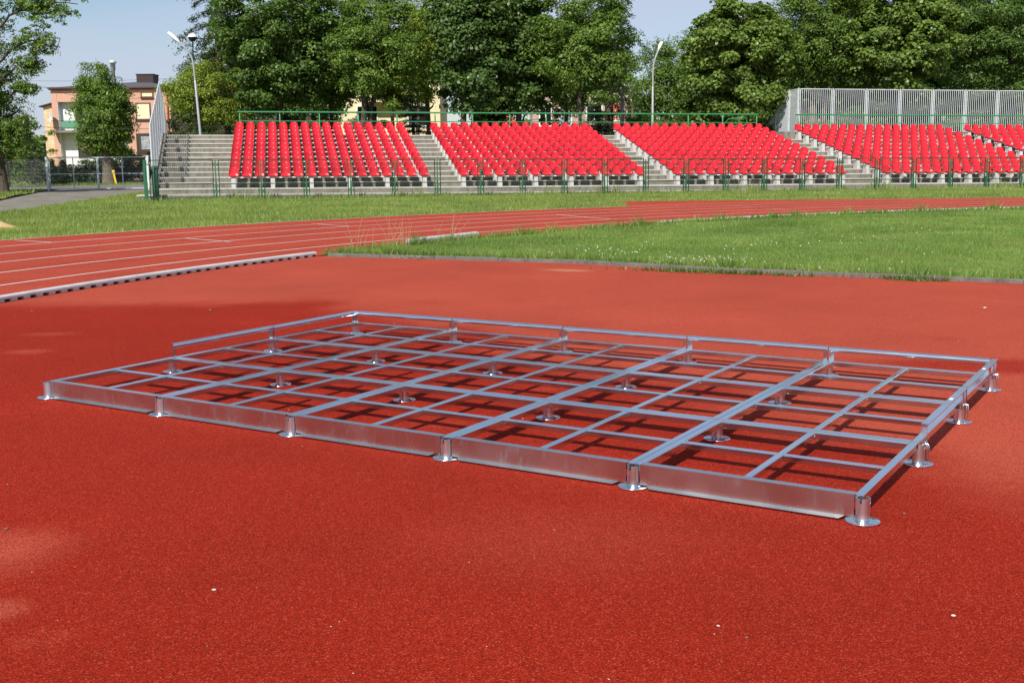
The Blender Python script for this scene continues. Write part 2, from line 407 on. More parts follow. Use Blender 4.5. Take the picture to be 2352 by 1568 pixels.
# sand heap
sd = MB(); c0 = gp(5, 524)
for k in range(8):
    for q in range(16): pass
prof = [(.95*(1-k/7)+.0001, .27*math.sin(math.pi/2*k/7)**1.3) for k in range(8)]
vs = []
for r_, z_ in prof:
    for q in range(20):
        a = 2*math.pi*q/20; w_ = 1+.16*math.sin(3*a+1)+.1*math.sin(5*a); vs.append((r_*.85*w_*math.cos(a), r_*.6*w_*math.sin(a), z_*(1+.12*math.sin(4*a+r_*5))))
sd.add(vs, [(k*20+q, k*20+(q+1) % 20, (k+1)*20+(q+1) % 20, (k+1)*20+q) for k in range(7) for q in range(20)], 0, True)
sd.build('sand_heap', M['sand'], label='small heap of yellow sand in the grass at the left edge', cat='sand heap', loc=(c0.x-.55, c0.y+.1, -.03))

# kerbs
def kerb(name, pts, label, slots=True, w=.10, hgt=.07):
    k_ = MB(); pts = [Vector((p[0], p[1], 0)) for p in pts]
    L_ = [0]
    for a, b in zip(pts, pts[1:]): L_.append(L_[-1]+(b-a).length)
    def pos(s):
        s = max(0, min(L_[-1], s))
        for i in range(len(pts)-1):
            if s <= L_[i+1]: return pts[i].lerp(pts[i+1], (s-L_[i])/max(1e-6, L_[i+1]-L_[i]))
        return pts[-1]
    pr = []
    for a in range(0, 181, 20):
        pr.append((w/2*math.copysign(abs(math.cos(R(a)))**.6, math.cos(R(a))), .032+(hgt-.032)*abs(math.sin(R(a)))**.6))
    pr += [(-w/2, .03), (w/2, .03)]
    s = 0; sec = 1.0
    while s < L_[-1]-.02:
        e = min(L_[-1], s+sec); k_.prism(pr, pos(s+.002), pos(e-.002), smooth=False)
        k_.prism([(-.016, .0), (.016, .0), (.016, .032), (-.016, .032)], pos(s), pos(e), mi=1)   # solid black strip, colour standing in for shade inside the hollow
        if slots:
            t = s+.02
            while t < e-.08:
                k_.prism([(-w/2+.001, 0), (w/2-.001, 0), (w/2-.001, .0295), (-w/2+.001, .0295)], pos(t), pos(t+.1)); t += .2
        s = e
    return k_.build(name, [M['kerbw'], M['black']], label=label, cat='kerb')
aS = aK
kerb('track_kerb', arc(TR0-.02, 204, aK+.2, 60), 'long white slotted track kerb in front of the bare red running lanes')
kerb('track_kerb', [gp(938, 563.5), gp(1010, 554.5), gp(1094, 545)], 'short loose white kerb piece beside the dry grass stems', True, .13, .11)
kerb('track_kerb', arc(TR0-.02, 130, 101, 40), 'white track kerb half hidden in the infield grass edge', False, .1, .085)
ed = MB()
for k in range(len(edge)-1):
    a, b = Vector((*edge[k], 0)), Vector((*edge[k+1], 0)); n_ = max(1, round((b-a).length/1.0))
    for q in range(n_):
        p, r_ = a.lerp(b, q/n_), a.lerp(b, (q+1)/n_); d = (r_-p).normalized()*.004
        j = random.uniform(-.006, .006)
        ed.prism([(-.035, -.03), (.035, -.03), (.032, .042+j), (.026, .049+j), (-.026, .049+j), (-.032, .042+j)], p+d, r_-d)
ed.build('edging_kerb', M['kerbc'], label='weathered grey concrete edging between infield grass and red apron', cat='kerb')

# ------------------------------------------------------------------ the steel landing-mat frame
FY = -0.5483225590353504
frame = thing('landing_mat_frame', 'low galvanised steel grid frame standing on round feet on the red rubber', 'steel frame', (-2.882978126590055, 6.97339038962082, 0), FY)
HT = .101
mod = MB()
w_, h_, e_ = .036, .034, .0015
zc = HT-h_/2
for x in (e_+w_/2, 1-e_-w_/2): mod.rbar((x, e_, zc), (x, 1-e_, zc), w_, h_, .004)
for y in (e_+w_/2, 1-e_-w_/2): mod.rbar((e_+w_, y, zc-.0012), (1-e_-w_, y, zc-.0012), w_, h_, .004)
def bead(b, x, y, z, r=.0045):
    V = [Vector((x, y, z))+Vector(d)*r for d in ((1, 0, 0), (0, 1, 0), (-1, 0, 0), (0, -1, 0), (0, 0, .8), (0, 0, -.8))]
    b.add(V, [(0, 1, 4), (1, 2, 4), (2, 3, 4), (3, 0, 4), (1, 0, 5), (2, 1, 5), (3, 2, 5), (0, 3, 5)], 0, True)
for x in (.483, .517):
    for y in (e_+w_, 1-e_-w_): bead(mod, x, y, HT-.006); bead(mod, x, y, HT-.02, .004)
for y in (.483, .517):
    for x in (e_+w_, 1-e_-w_): bead(mod, x, y, HT-.006); bead(mod, x, y, HT-.02, .004)
for x in (e_+w_, 1-e_-w_):
    for y in (e_+w_, 1-e_-w_): bead(mod, x, y, HT-.005)
modm = mod.mesh('frame_module', M['zinc'])
cb1 = MB().rbar((.5, e_+w_, zc-.0024), (.5, 1-e_-w_, zc-.0024), .034, .031, .004).mesh('cross_bar', M['zinc'])
cb2 = MB().rbar((e_+w_, .5, zc-.0035), (.482, .5, zc-.0035), .034, .029, .004).rbar((.518, .5, zc-.0035), (1-e_-w_, .5, zc-.0035), .034, .029, .004).mesh('cross_bar', M['zinc'])
for i in range(5):
    for j in range(3):
        m_ = link('frame_module', modm, frame, loc=(i, j, random.uniform(-.0012, .0012)))
        link('cross_bar', cb1, m_); link('cross_bar', cb2, m_)
# legs: slotted tube on a round plate
def legmesh():
    b = MB(); n = 48; ro, ri = .0285, .0255
    zs = [.004, .03, .074, .094]
    slots = [(k*12+d) % n for k in range(4) for d in (-1, 0)]
    for rr, inv in ((ro, False), (ri, True)):
        vs = [(rr*math.cos(2*math.pi*q/n), rr*math.sin(2*math.pi*q/n), z) for z in zs for q in range(n)]
        fs = []
        for k in range(3):
            for q in range(n):
                if k == 2 and q in slots: continue
                f = (k*n+q, k*n+(q+1) % n, (k+1)*n+(q+1) % n, (k+1)*n+q); fs.append(f[::-1] if inv else f)
        b.add(vs, fs, 0, True)
    def P(rr, q, z): return (rr*math.cos(2*math.pi*q/n), rr*math.sin(2*math.pi*q/n), z)
    for q in range(n):
        z = zs[2] if q in slots else zs[3]
        b.add([P(ro, q, z), P(ro, q+1, z), P(ri, q+1, z), P(ri, q, z)], [(0, 1, 2, 3)])
    for q in range(n):
        if (q in slots) != ((q-1) % n in slots):
            b.add([P(ro, q, zs[2]), P(ro, q, zs[3]), P(ri, q, zs[3]), P(ri, q, zs[2])], [(0, 1, 2, 3)])
    return b.mesh('leg', M['zleg'])
legm = legmesh()
plm = MB().lathe([(.0005, .0045), (.033, .0095), (.036, .0065), (.04, .005), (.066, .004), (.0685, .002), (.0685, -.003), (.0005, -.003)], 40).mesh('foot_plate', M['zincw'])
for i in range(6):
    for j in range(4):
        l_ = link('leg', legm, frame, loc=(i, j, 0), rotz=random.uniform(-.15, .15)); link('foot_plate', plm, l_)
# front skirts: sheet with folded top and bottom lip
for i in range(5):
    b = MB(); a0, a1 = i+.034, i+.966; y = -.004
    b.box(a0, a1, y-.002, y, .012, HT+.001)
    b.add([(a0, y-.002, HT+.003), (a1, y-.002, HT+.003), (a1, y+.04, HT+.003), (a0, y+.04, HT+.003), (a0, y-.002, HT+.001), (a1, y-.002, HT+.001), (a1, y+.04, HT+.001), (a0, y+.04, HT+.001)],
          [(0, 1, 2, 3), (7, 6, 5, 4), (4, 5, 1, 0), (5, 6, 2, 1), (6, 7, 3, 2), (7, 4, 0, 3)])
    c0_, c1_ = a0+.035, a1-.035
    for z, fl in ((.0125, False), (.0105, True)):
        b.add([(c0_, y-.001, z), (c0_+.018, y-.028, z-.007), (c1_-.018, y-.028, z-.007), (c1_, y-.001, z)], [(3, 2, 1, 0) if fl else (0, 1, 2, 3)])
    b.add([(c0_+.018, y-.028, .0055), (c1_-.018, y-.028, .0055), (c1_-.018, y-.028, .0035), (c0_+.018, y-.028, .0035)], [(0, 3, 2, 1)])
    s_ = b.build('skirt_panel', M['skirt'], frame)
# guard rails
GZ = .193
def halfround(a, b_, inward):
    # rounded channel, curved side up and inward
    pr = [(-.015, -.017), (.012, -.017), (.017, -.010), (.018, 0), (.015, .010), (.008, .016), (0, .018), (-.009, .0165), (-.0145, .011), (-.0155, 0)]
    if inward: pr = [(-u, v) for u, v in pr][::-1]
    return MB().prism(pr, a, b_, (0, 0, 1), 0, True)
def upright(p, along, tilt=0):
    p = Vector(p); d = Vector(along)
    b = MB(); b.bar(p+Vector((0, 0, HT-.03)), p+d*tilt+Vector((0, 0, GZ-.017)), .004, .028, 0, d.cross(Vector((0, 0, 1))))
    b.bar(p+Vector((0, 0, HT-.03))+d*.012+Vector((0, 0, 0)), p+d*.012+d*tilt+Vector((0, 0, GZ-.017)), .026, .003, 0, d.cross(Vector((0, 0, 1))))
    return b
for i in range(5):                                                   # back
    z = GZ-.018+(.002 if i % 2 else 0)
    g_ = halfround((i+.004, 3.0, z), (i+.996, 3.0, z), False).build('guard_rail', M['zinc'], frame)
    for x, s in ((i+.010, 1), (i+.99, -1)): upright((x, 2.998, 0), (s, 0, 0)).build('upright', M['zinc'], g_)
for j in (1, 2):                                                     # left
    z = GZ-.018+(.002 if j % 2 else 0)
    g_ = halfround((0, j+.004, z), (0, j+.996, z), True).build('guard_rail', M['zinc'], frame)
    for y, s in ((j+.010, 1), (j+.99, -1)): upright((.0, y, 0), (0, s, 0)).build('upright', M['zinc'], g_)
for j in (1, 2):                                                     # right: flat strap with stickers
    z = GZ-.004
    g_ = MB().rbar((5.022, j+.004, z), (5.022, j+.996, z), .036, .008, .002).build('guard_rail', M['zinc'], frame)
    for y, s in ((j+.012, 1), (j+.988, -1)): upright((5.02, y, 0), (0, s, 0), .0).build('upright', M['zinc'], g_)
    q_ = .62 if j == 1 else .60
    MB().box(5.013, 5.03, j+q_, j+q_+.035, z+.0046, z+.0054).build('sticker', M['white'], g_)
for j in (1, 2, 3):                                                  # bent locking hooks on the right-hand feet
    o_ = Vector((5, j, 0))
    pts = [o_+Vector(p) for p in ((.018, -.012, .094), (.028, -.014, .101), (.036, -.016, .100), (.0395, -.017, .09), (.0405, -.018, .06), (.041, -.018, .03))]
    MB().tube(pts, .0045, 8).tube([p+Vector((.008, .006, -.002)) for p in pts[1:]], .0038, 8).build('locking_hook', M['zincw'], frame)

# ------------------------------------------------------------------ grandstand
SX, SY, TH, SL, Q = -11.45214, 47.87307, .1961, -.0064, .525
ct, st_ = math.cos(TH), math.sin(TH)
def S(s, b, z): return Vector((SX+ct*s-st_*b, SY+st_*s+ct*b, z+SL*s))
RISE, RUN, T1Z, T1B = .21777, .93408, .41922, -.58
def tz(k): return T1Z+RISE*(k-1)
def tb(k): return T1B+RUN*(k-1)
SA, SB = -3.25, 52.0
stand = thing('concrete_grandstand', 'stepped weathered concrete terrace carrying the red seats', 'grandstand', S(0, -1.5, 0))
def rel(o):                                   # keep world position under an Empty that has a location
    o.parent = stand; o.matrix_parent_inverse = Matrix.Translation(stand.location).inverted(); return o
def SAb(b): return -3.0-.0476*(b+.6)
def sprism(pts, s0, s1, mb, mi=0):            # polygon in (b,z) swept along the row direction
    n = len(pts); vs = [S(s(b) if callable(s) else s, b, z) for s in (s0, s1) for b, z in pts]
    mb.add(vs, [(k, (k+1) % n, n+(k+1) % n, n+k) for k in range(n)]+[tuple(range(n-1, -1, -1)), tuple(range(n, 2*n))], mi)
body = MB(); pts = [(tb(0)+.02, -.4)]
for k in range(13):
    if k: pts.append((tb(k)+.02, tz(k-1)-.055))
    pts.append((tb(k)+.02, tz(k)-.055))
pts += [(12.2, tz(12)-.055), (17.5, -.4)]
sprism(pts, SAb, SB, body)
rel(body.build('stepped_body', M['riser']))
for k in range(13):
    b = MB(); s = -3.0 if k else -3.75; first = k > 0
    while s < SB:
        e = min(SB, s+random.choice((2.98, 2.98, 3.6)))
        x0 = tb(k)+random.uniform(-.008, .008); x1 = tb(k+1)+.018 if k < 12 else 12.1
        if k == 0 and s < -3.5: e = -3.0
        dz = random.uniform(-.004, .004)
        sprism([(x0, tz(k)-.055), (x1, tz(k)-.055), (x1, tz(k)+dz), (x0+.012, tz(k)+dz), (x0, tz(k)-.012+dz)], (lambda b_: SAb(b_)-.004) if first else s+.003, e-.003, b)
        s = e; first = False
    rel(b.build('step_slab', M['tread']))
ck = MB()
sprism([(tb(0)-.12, -.3), (-.2, -.3), (-.2, tz(0)-.1), (tb(0)-.12, tz(0)-.1)], -3.74, -3.02, ck)
pb = [(-.62, .0), (-.62, .37), (9.9, 2.86), (12.0, 2.95), (17.3, .2), (17.3, -.3)]
sprism(pb, lambda b_: SAb(b_)-.36, lambda b_: SAb(b_)-.012, ck)
pb2 = [(9.3, 2.5), (9.3, 3.02), (12.2, 3.02), (12.2, 2.5)]
rel(ck.build('side_wall', M['riser']))
ck = MB(); sprism(pb2, 28.6, 30.1, ck); rel(ck.build('stair_cheek', M['riser']))

# seats
def seatmesh():
    prof = [(-.225, -.030, .190), (-.232, -.012, .196), (-.228, .006, .200), (-.205, .016, .204), (-.12, .006, .210), (-.02, -.004, .212), (.07, -.004, .212), (.125, .010, .212),
            (.158, .045, .211), (.176, .10, .207), (.190, .18, .199), (.203, .26, .187), (.209, .31, .176), (.212, .334, .168), (.220, .342, .162), (.231, .335, .162), (.233, .315, .164)]
    nx = 14; V = []
    for k, (y, z, w) in enumerate(prof):
        back = min(1, max(0, (z-.03)/.1)) if k > 7 else 0
        for q in range(nx+1):
            t = -1+2*q/nx; a = abs(t)
            ww = w*t
            lift = (.045*(1-back))*a**4 if 2 <= k else .02*a**4
            curl = -.085*back*a**2.6
            drop = -.04*a**7 if k in (12, 13, 14, 15, 16) else (-.012*a**7 if k == 11 else 0)
            V.append((ww, y+curl, z+lift+drop))
    F = [(k*(nx+1)+q, k*(nx+1)+q+1, (k+1)*(nx+1)+q+1, (k+1)*(nx+1)+q) for k in range(len(prof)-1) for q in range(nx)]
    b = MB(); b.add(V, F, 0, True)
    N = len(V); V2 = [(x*.975, y+.012, z-.006) for x, y, z in V]
    b.add(V2, [f[::-1] for f in F], 0, True)
    b.box(-.11, .11, -.12, .10, -.045, -.006, 1)
    return b
sb = seatmesh(); seatm = sb.mesh('stadium_seat', [M['seat'], M['black']])
B0 = [0, 9.1329*1.05, 18.2954*1.05, 27.9563*1.05]; B0.append(B0[3]+(16+3.24)*Q)
NC = [16, 16, 16, 17, 14]
BN = ['leftmost block', 'second block from left', 'third block from left', 'fourth block from left', 'rightmost block']
OR = 'first second third fourth fifth sixth seventh eighth ninth tenth eleventh twelfth thirteenth fourteenth fifteenth sixteenth seventeenth'.split()
RN = ['front row'] + ['%s row up' % OR[k] for k in range(1, 10)] + ['topmost row']
SEATB, SEATZ = -.222, 1.25-.338
allseats = []
for bl in range(5):
    for rw in range(11):
        for c_ in range(NC[bl]):
            p = S(B0[bl]+Q*c_, RUN*rw+SEATB, SEATZ+RISE*rw)
            a = abs(p.x)/p.y
            if p.x/p.y > .47: continue
            allseats.append(((p-Vector((0, 0, CH))).length, bl, rw, c_, p))
allseats.sort(key=lambda t: t[0])
for d, bl, rw, c_, p in allseats[:300]:
    link('stadium_seat', seatm, None, 'red plastic seat, %s from left in %s of %s' % (OR[c_], RN[rw], BN[bl]), 'seat', 'red seats on the concrete terrace', None, p, TH+random.uniform(-.035, .035))
if True:
    base = np.array(sb.v); n0 = len(base); V = []; F = []; Mi = []; Sm = []
    for q, (d, bl, rw, c_, p) in enumerate(allseats[300:]):
        a = TH+random.uniform(-.02, .02); ca, sa = math.cos(a), math.sin(a)
        V.append(np.stack([base[:, 0]*ca-base[:, 1]*sa+p.x, base[:, 0]*sa+base[:, 1]*ca+p.y, base[:, 2]+p.z], 1))
        F += [tuple(i+n0*q for i in f) for f in sb.f]; Mi += sb.m; Sm += sb.sm
    big = MB(); big.v = [tuple(x) for x in np.concatenate(V)]; big.f = F; big.m = Mi; big.sm = Sm
    big.build('stadium_seats', [M['seat'], M['black']], label='remaining red plastic seats in the rows farther up the terrace', cat='seats', kind='stuff')
# seat rails and blocks (parts of the stand)
blocks = []
for bl in range(5):
    s0, s1 = B0[bl], B0[bl]+Q*(NC[bl]-1)
    for rw in range(11):
        b = MB(); zz = SEATZ+RISE*rw-.065
        for db in (-.10, .08):
            A = S(s0-.2, RUN*rw+SEATB+db, zz); B = S(s1+.2, RUN*rw+SEATB+db, zz); b.bar(A, B, .04, .04)
        rel(b.build('seat_rail', M['rail']))
        n = 6 if NC[bl] < 17 else 7
        for k in range(n):
            s = s0-.02+(s1-s0+.04)*k/(n-1)
            p = S(s, RUN*rw-.24, 0)
            if p.x/p.y > .47: continue
            blocks.append((-(1000 if k in (0, n-1) else 0)-(2000 if rw == 0 else 0)+p.y, s, rw))
blocks.sort()
def blockv(s, rw, mb):
    zb = tz(rw+1)-.004+SL*0; zt = SEATZ+RISE*rw-.09
    b0 = RUN*rw-.44
    f = [(b0, zb), (b0+.42, zb), (b0+.36, zt), (b0+.06, zt)]
    n = 4; h = .085
    vs = [S(s-h, b, z) for b, z in f]+[S(s+h, b, z) for b, z in f]
    mb.add(vs, [(k, (k+1) % n, n+(k+1) % n, n+k) for k in range(n)]+[(3, 2, 1, 0), (4, 5, 6, 7)])
for _, s, rw in blocks[:100]:
    b = MB(); blockv(s, rw, b); rel(b.build('support_block', M['block']))
b = MB()
for _, s, rw in blocks[100:]: blockv(s, rw, b)
o = rel(b.build('support_blocks', M['block'])); o['kind'] = 'stuff'

# green tube handrails along the top
def handrail(label, s0, s1, b_, step, zt, zm, zb, group):
    t = thing('handrail', label, 'handrail', S(s0, b_, zb), TH, group)
    def loc(s, b, z): return Vector((s-s0, b-b_, z-zb+SL*(s-s0)))
    MB().tube([loc(s0-.12, b_, zt), loc(s1+.1, b_, zt)], .04, 10).build('top_rail', M['green'], t)
    MB().tube([loc(s0, b_, zm), loc(s1, b_, zm)], .022, 8).build('mid_rail', M['green'], t)
    n = max(1, round((s1-s0)/step))
    for k in range(n+1):
        s = s0+(s1-s0)*k/n
        MB().tube([loc(s, b_, zb), loc(s, b_, zt-.14), loc(s, b_, zt-.12), loc(s, b_, zt)], [.036, .036, .022, .022], 8).build('post', M['green'], t)
    return t, loc
hr, loc = handrail('long green tube handrail behind the three left seat blocks', 0.0, 27.55, 10.6, 1.97, 3.97, 3.52, tz(12), 'green handrails on the terrace top')
handrail('green tube handrail in front of the grey palisade fence', 29.95, 52, 10.6, 1.97, 3.97, 3.52, tz(12), 'green handrails on the terrace top')
t = thing('stair_handrail', 'short bent green stair handrail descending behind the terrace', 'handrail', S(26.2, 11.6, tz(12)), TH)
MB().tube([(-.1, 2.6, -.4), (.15, 1.2, .45), (.35, .6, .95), (.7, 0, 1.0), (1.15, 0, 1.0), (1.22, 0, .8), (1.1, 0, .6), (.5, .4, .55), (.2, 1.3, .1)], .034, 8).build('rail', M['green'], t)
MB().tube([(.75, 0, -.1), (.75, 0, 1.0)], .034, 8).build('post', M['green'], t)

# green mesh fence along the front
FB = -2.3
gf = thing('green_mesh_fence', 'dark green chain-link fence of framed panels before the terrace', 'fence', S(-3.25, FB, 0), TH)
def fl(s, z, db=0): return (s+3.25, db, z+SL*(s+3.25))
pxs = [581.5, 860, 1041.5, 1222, 1400.7, 1577, 1748, 1920.4, 2088.8, 2257, 2418.5, 2583, 2745, 2903.6, 3058.6, 3210, 3358.8, 3510, 3657, 3804.5, 3950, 4091.5]
def s_of(px):
    r = ray(px/1.7415, 640/1.7415); Am = np.array([[ct, -r[0]], [st_, -r[1]]])
    return float(np.linalg.solve(Am, [-(SX-st_*FB), -(SY+ct*FB)])[0])
ps = [s_of(p) for p in pxs]; ps += [ps[-1]+1.72*k for k in range(1, 4)]
FT, FM = 1.555, .63
def chain(w, z0, z1, pitch=.085, r=.0019):
    b = MB(); h = z1-z0
    for sg in (1, -1):
        k = -h
        while k < w:
            xa, xb = max(0, k), min(w, k+h)
            if xb > xa+.01:
                za, zb_ = xa-k, xb-k
                if sg < 0: za, zb_ = h-za, h-zb_
                b.tube([(xa, .0015*sg, z0+za), (xb, .0015*sg, z0+zb_)], r, 3, 0, False, False)
            k += pitch
    return b
for k in range(len(ps)-1):
    a, c = ps[k], ps[k+1]
    if not (k == 0):
        pass
    MB().box(-.035, .035, -.035, .035, -.3, .72).box(-.022, .022, -.022, .022, .72, 1.545).build('fence_post', M['fgreen'], gf, loc=fl(a, 0))
    x0, x1 = a+.12, c-.10
    fr = MB(); w = x1-x0
    for x in (0, w): fr.box(x-.018, x+.018, -.018, .018, .06, FT-.018)
    fr.box(-.018, w+.018, -.018, .018, FT-.018, FT+.016); fr.box(.018, w-.018, -.0165, .0165, FM-.016, FM+.016); fr.box(.018, w-.018, -.0165, .0165, .06, .09)
    for x, sg in ((-.018, -1), (w+.018, 1)):
        for z in (.35, 1.38): fr.box(min(x, x+sg*.06), max(x, x+sg*.06), -.008, .008, z-.012, z+.012)
    p_ = fr.build('mesh_panel', M['dgreen'], gf, loc=fl(x0, 0))
    chain(w, .09, FT-.02).build('wire_mesh', M['wire'], p_)
MB().box(-.045, .045, -.045, .045, -.3, 1.57).build('fence_post', M['fgreen'], gf, loc=fl(ps[0]-.06, 0))
rl = thing('rolled_mesh', 'roll of green netting standing behind the fence corner post', 'mesh roll', S(-2.95, -1.9, .0))
MB().lathe([(.001, 0), (.13, 0), (.125, .4), (.13, .9), (.12, 1.35), (.001, 1.35)], 14).build('netting', plain('netting_green', (.03, .10, .06), .7, 0, .6, 40), rl)

# pale palisade fences
def palisade(label, pts, step, group=None, start=None):
    # pts: (world base point, base z, top z) corner posts
    o0 = pts[0][0]
    t = thing('palisade_fence', label, 'fence', (o0.x, o0.y, o0.z), 0, group)
    for (A, ha), (B, hb) in zip(pts, pts[1:]):
        d = B-A; n = max(1, round(Vector((d.x, d.y, 0)).length/step))
        for k in range(n):
            p, q = A.lerp(B, k/n)-o0, A.lerp(B, (k+1)/n)-o0; h0 = ha+(hb-ha)*k/n; h1 = ha+(hb-ha)*(k+1)/n
            dd = (q-p); ln_ = dd.length; u = dd/ln_; zz = Vector((0, 0, 1))
            MB().bar(p-zz*.15, p+zz*(h0+.02), .05, .05, 0, u).build('post', M['bars'], t)
            f = MB(); a, b2 = p+u*.10, q-u*.10
            f.bar(a+zz*(h0-.03), b2+zz*(h1-.03), .04, .04); f.bar(a+zz*.12, b2+zz*.12, .04, .04)
            for (e, hh) in ((a, h0), (b2, h1)): f.bar(e+zz*.141, e+zz*(hh-.051), .04, .04, 0, u)
            nb = max(3, round(ln_/.137))
            for m in range(1, nb):
                e = a.lerp(b2, m/nb); hh = h0+(h1-h0)*m/nb; f.tube([e+zz*.143, e+zz*(hh-.05)], .0155 if d.x > 1 and abs(d.y) < 6 else .0125, 6)
            for z in (.35, .78): f.bar(p+zz*(h0*z), a+zz*(h0*z), .03, .03)
            f.build('bar_panel', M['bars'], t)
    p = pts[-1][0]-o0; MB().bar(p-Vector((0, 0, .15)), p+Vector((0, 0, pts[-1][1]+.02)), .07, .07, 0, (1, 0, 0)).build('post', M['bars'], t)
    return t
palisade('pale grey palisade fence stepping up the left side wall of the terrace',
         [(S(-3.2, -.45, .41), 2.56), (S(-3.71, 9.7, 2.86), 2.48), (S(-3.76, 11.8, 2.6), 2.05), (S(-3.9, 16.4, .0), 1.2)], 1.9, 'grey palisade fences')
palisade('tall pale grey palisade fence along the right rear edge of the terrace',
         [(S(30.4, 18.3, -.4), 2.2), (S(30.4, 12.75, 2.92), 2.5), (S(30.4, 11.5, 2.95), 2.5), (S(51, 11.5, 2.95), 2.5)], 2.06, 'grey palisade fences')

# ------------------------------------------------------------------ lamps and poles
def streetlamp(label, base, top, arm, headlen=.75):
    t = thing('street_lamp', label, 'street lamp', base, 0, 'street lamps behind the terrace')
    T = Vector(top)-Vector(base); Aq = Vector(arm)-Vector(base)
    zk = T.z*.74
    MB().tube([(0, 0, -.2), (T.x*.1, 0, 1.0), (T.x*.7, 0, zk), (T.x*.71, 0, zk+.02)], [.08, .076, .06, .05], 12).build('pole', M['lampm'], t)
    p0 = Vector((T.x*.71, 0, zk)); p1 = T.copy()
    path = [p0, p0.lerp(p1, .55)]
    for k in range(1, 9):
        u = k/8; path.append((1-u)**2*p0.lerp(p1, .55)+2*u*(1-u)*Vector((T.x, 0, Aq.z-.15+ (T.z-Aq.z)*.3 if False else T.z*.985))+u*u*Aq)
    MB().tube(path, .048, 8).build('arm', M['lampm'], t)
    d = (path[-1]-path[-2]).normalized(); d = Vector((d.x, d.y, d.z)).normalized()
    hd = MB(); n = 12; vs = []
    upv = Vector((0, 0, 1)); s = d.cross(upv).normalized(); w = s.cross(d).normalized()
    for k, (f, rw_, rh) in enumerate(((0, .05, .05), (.06, .09, .07), (.3, .14, .11), (.6, .16, .13), (.85, .13, .11), (.97, .08, .07), (1, .01, .01))):
        for q in range(n):
            a = 2*math.pi*q/n; vs.append(Aq+d*(f*headlen)+s*(rw_*math.cos(a))+w*(rh*math.sin(a)*(1 if math.sin(a) > 0 else .6)))
    hd.add(vs, [(k*n+q, k*n+(q+1) % n, (k+1)*n+(q+1) % n, (k+1)*n+q) for k in range(6) for q in range(n)], 0, True)
    hd.build('lamp_head', M['white'], t)
D = 62
b_ = at(462, 330, D); b_.z = 0
streetlamp('tall grey street lamp curving left, beside the yellowish tree', at(466, 375, D)*1.0, at(441, 118, D), at(413, 99, D), .82)
t = thing('globe_lamp', 'dark ball-shaped lamp on a thin pole behind the street lamp', 'street lamp', at(452, 372, 70))
T = at(442, 88, 70)-at(452, 372, 70)
MB().tube([(0, 0, -.2), (T.x, 0, T.z)], [.06, .035], 8).build('pole', M['black'], t)
MB().lathe([(.001, -.2), (.12, -.19), (.25, -.05), (.27, .05)], 14, (T.x, 0, T.z)).build('globe', M['black'], t)
MB().lathe([(.28, .05), (.25, .15), (.12, .24), (.001, .26)], 14, (T.x, 0, T.z)).build('cap', M['white'], t)
streetlamp('slim grey street lamp standing before the right-hand trees', at(1498, 372, 66), at(1500, 138, 66), at(1512, 117, 66), .55)
for (px, top, D, nm) in ((1428, 192, 74, 'shorter grey concrete utility pole left of its taller neighbour'), (1452, 182, 79, 'taller thin brown utility pole with white insulators')):
    b0 = at(px, 372, D); h = at(px, top, D).z-b0.z
    t = thing('utility_pole', nm, 'utility pole', b0, 0, 'utility poles behind the terrace')
    MB().tube([(0, 0, -.3), (0, 0, h)], [.16, .11] if D == 74 else [.12, .08], 8).build('pole', M['pole'] if D == 74 else M['barkg'], t)
    MB().bar((-.5, 0, h-.3), (.5, 0, h-.3), .07, .07).build('crossarm', M['pole'], t)
    for k in range(3 if D == 79 else 2): MB().lathe([(.03, 0), (.06, .05), (.05, .12), (.001, .15)], 8, (.09*(1 if k % 2 else -1), -.1, h-.4-.55*k)).build('insulator', M['white'], t)
def cable(a, b, label, sag=.3, r=.012):
    a, b = Vector(a), Vector(b); pts = []
    for k in range(17):
        u = k/16; p = a.lerp(b, u); p.z -= sag*4*u*(1-u); pts.append(p)
    MB().tube(pts, r, 5).build('power_line', M['cable'], label=label, cat='cable', group='overhead cables')
cable(at(-60, 281, 64), at(560, 286, 64), 'black cable crossing in front of the pink house above the gate')
cable(at(-60, 184, 125), at(420, 180, 125), 'topmost thin wire in the sky left of the pink house', .2, .016)
cable(at(-60, 197, 125), at(420, 196, 125), 'lower thin wire in the sky left of the pink house', .2, .016)
cable(at(100, 200, 90), at(330, 224, 90), 'sagging cable hanging before the upper floor of the pink house', .5, .014)
cable(at(1000, 297, 72), at(1428, 228, 74), 'sagging cable running down from the concrete utility pole', .4, .014)

# ------------------------------------------------------------------ gate and grey mesh fence
def weldmesh(w, h, z0, pv=.055, ph=.22, r=.0042):
    b = MB(); k = 0
    n = round(w/pv)
    for k in range(1, n): b.bar((w*k/n, 0, z0), (w*k/n, 0, z0+h), r*1.2, r*1.2, 0, (0, 1, 0))
    z = z0+.05
    while z < z0+h: b.bar((0, .006, z), (w, .006, z), r*1.4, r*1.4); z += ph
    return b
GY = 66.0; gx0, gx1 = -26.4, -20.75; gm = -23.55
gt = thing('mesh_gate', 'double-leaf grey metal gate with welded mesh across the path', 'gate', (gx0, GY, 0))
MB().box(-.09, .05, -.07, .07, -.2, 1.92).build('gate_post', M['bars'], gt); MB().box(gx1-gx0+.02, gx1-gx0+.14, -.07, .07, -.2, 1.92).build('gate_post', M['bars'], gt)
for x0, x1 in ((.1, gm-gx0-.03), (gm-gx0+.03, gx1-gx0-.02)):
    w = x1-x0; f = MB()
    for x in (0, w/2, w): f.box(x-.025, x+.025, -.02, .02, .08, 1.84)
    for z in (.08, .92, 1.84): f.box(-.025, w+.025, -.0215, .0215, z-.022, z+.022)
    l_ = f.build('gate_leaf', M['bars'], gt, loc=(x0, 0, 0)); weldmesh(w, 1.74, .1).build('mesh_infill', M['gwire'], l_)
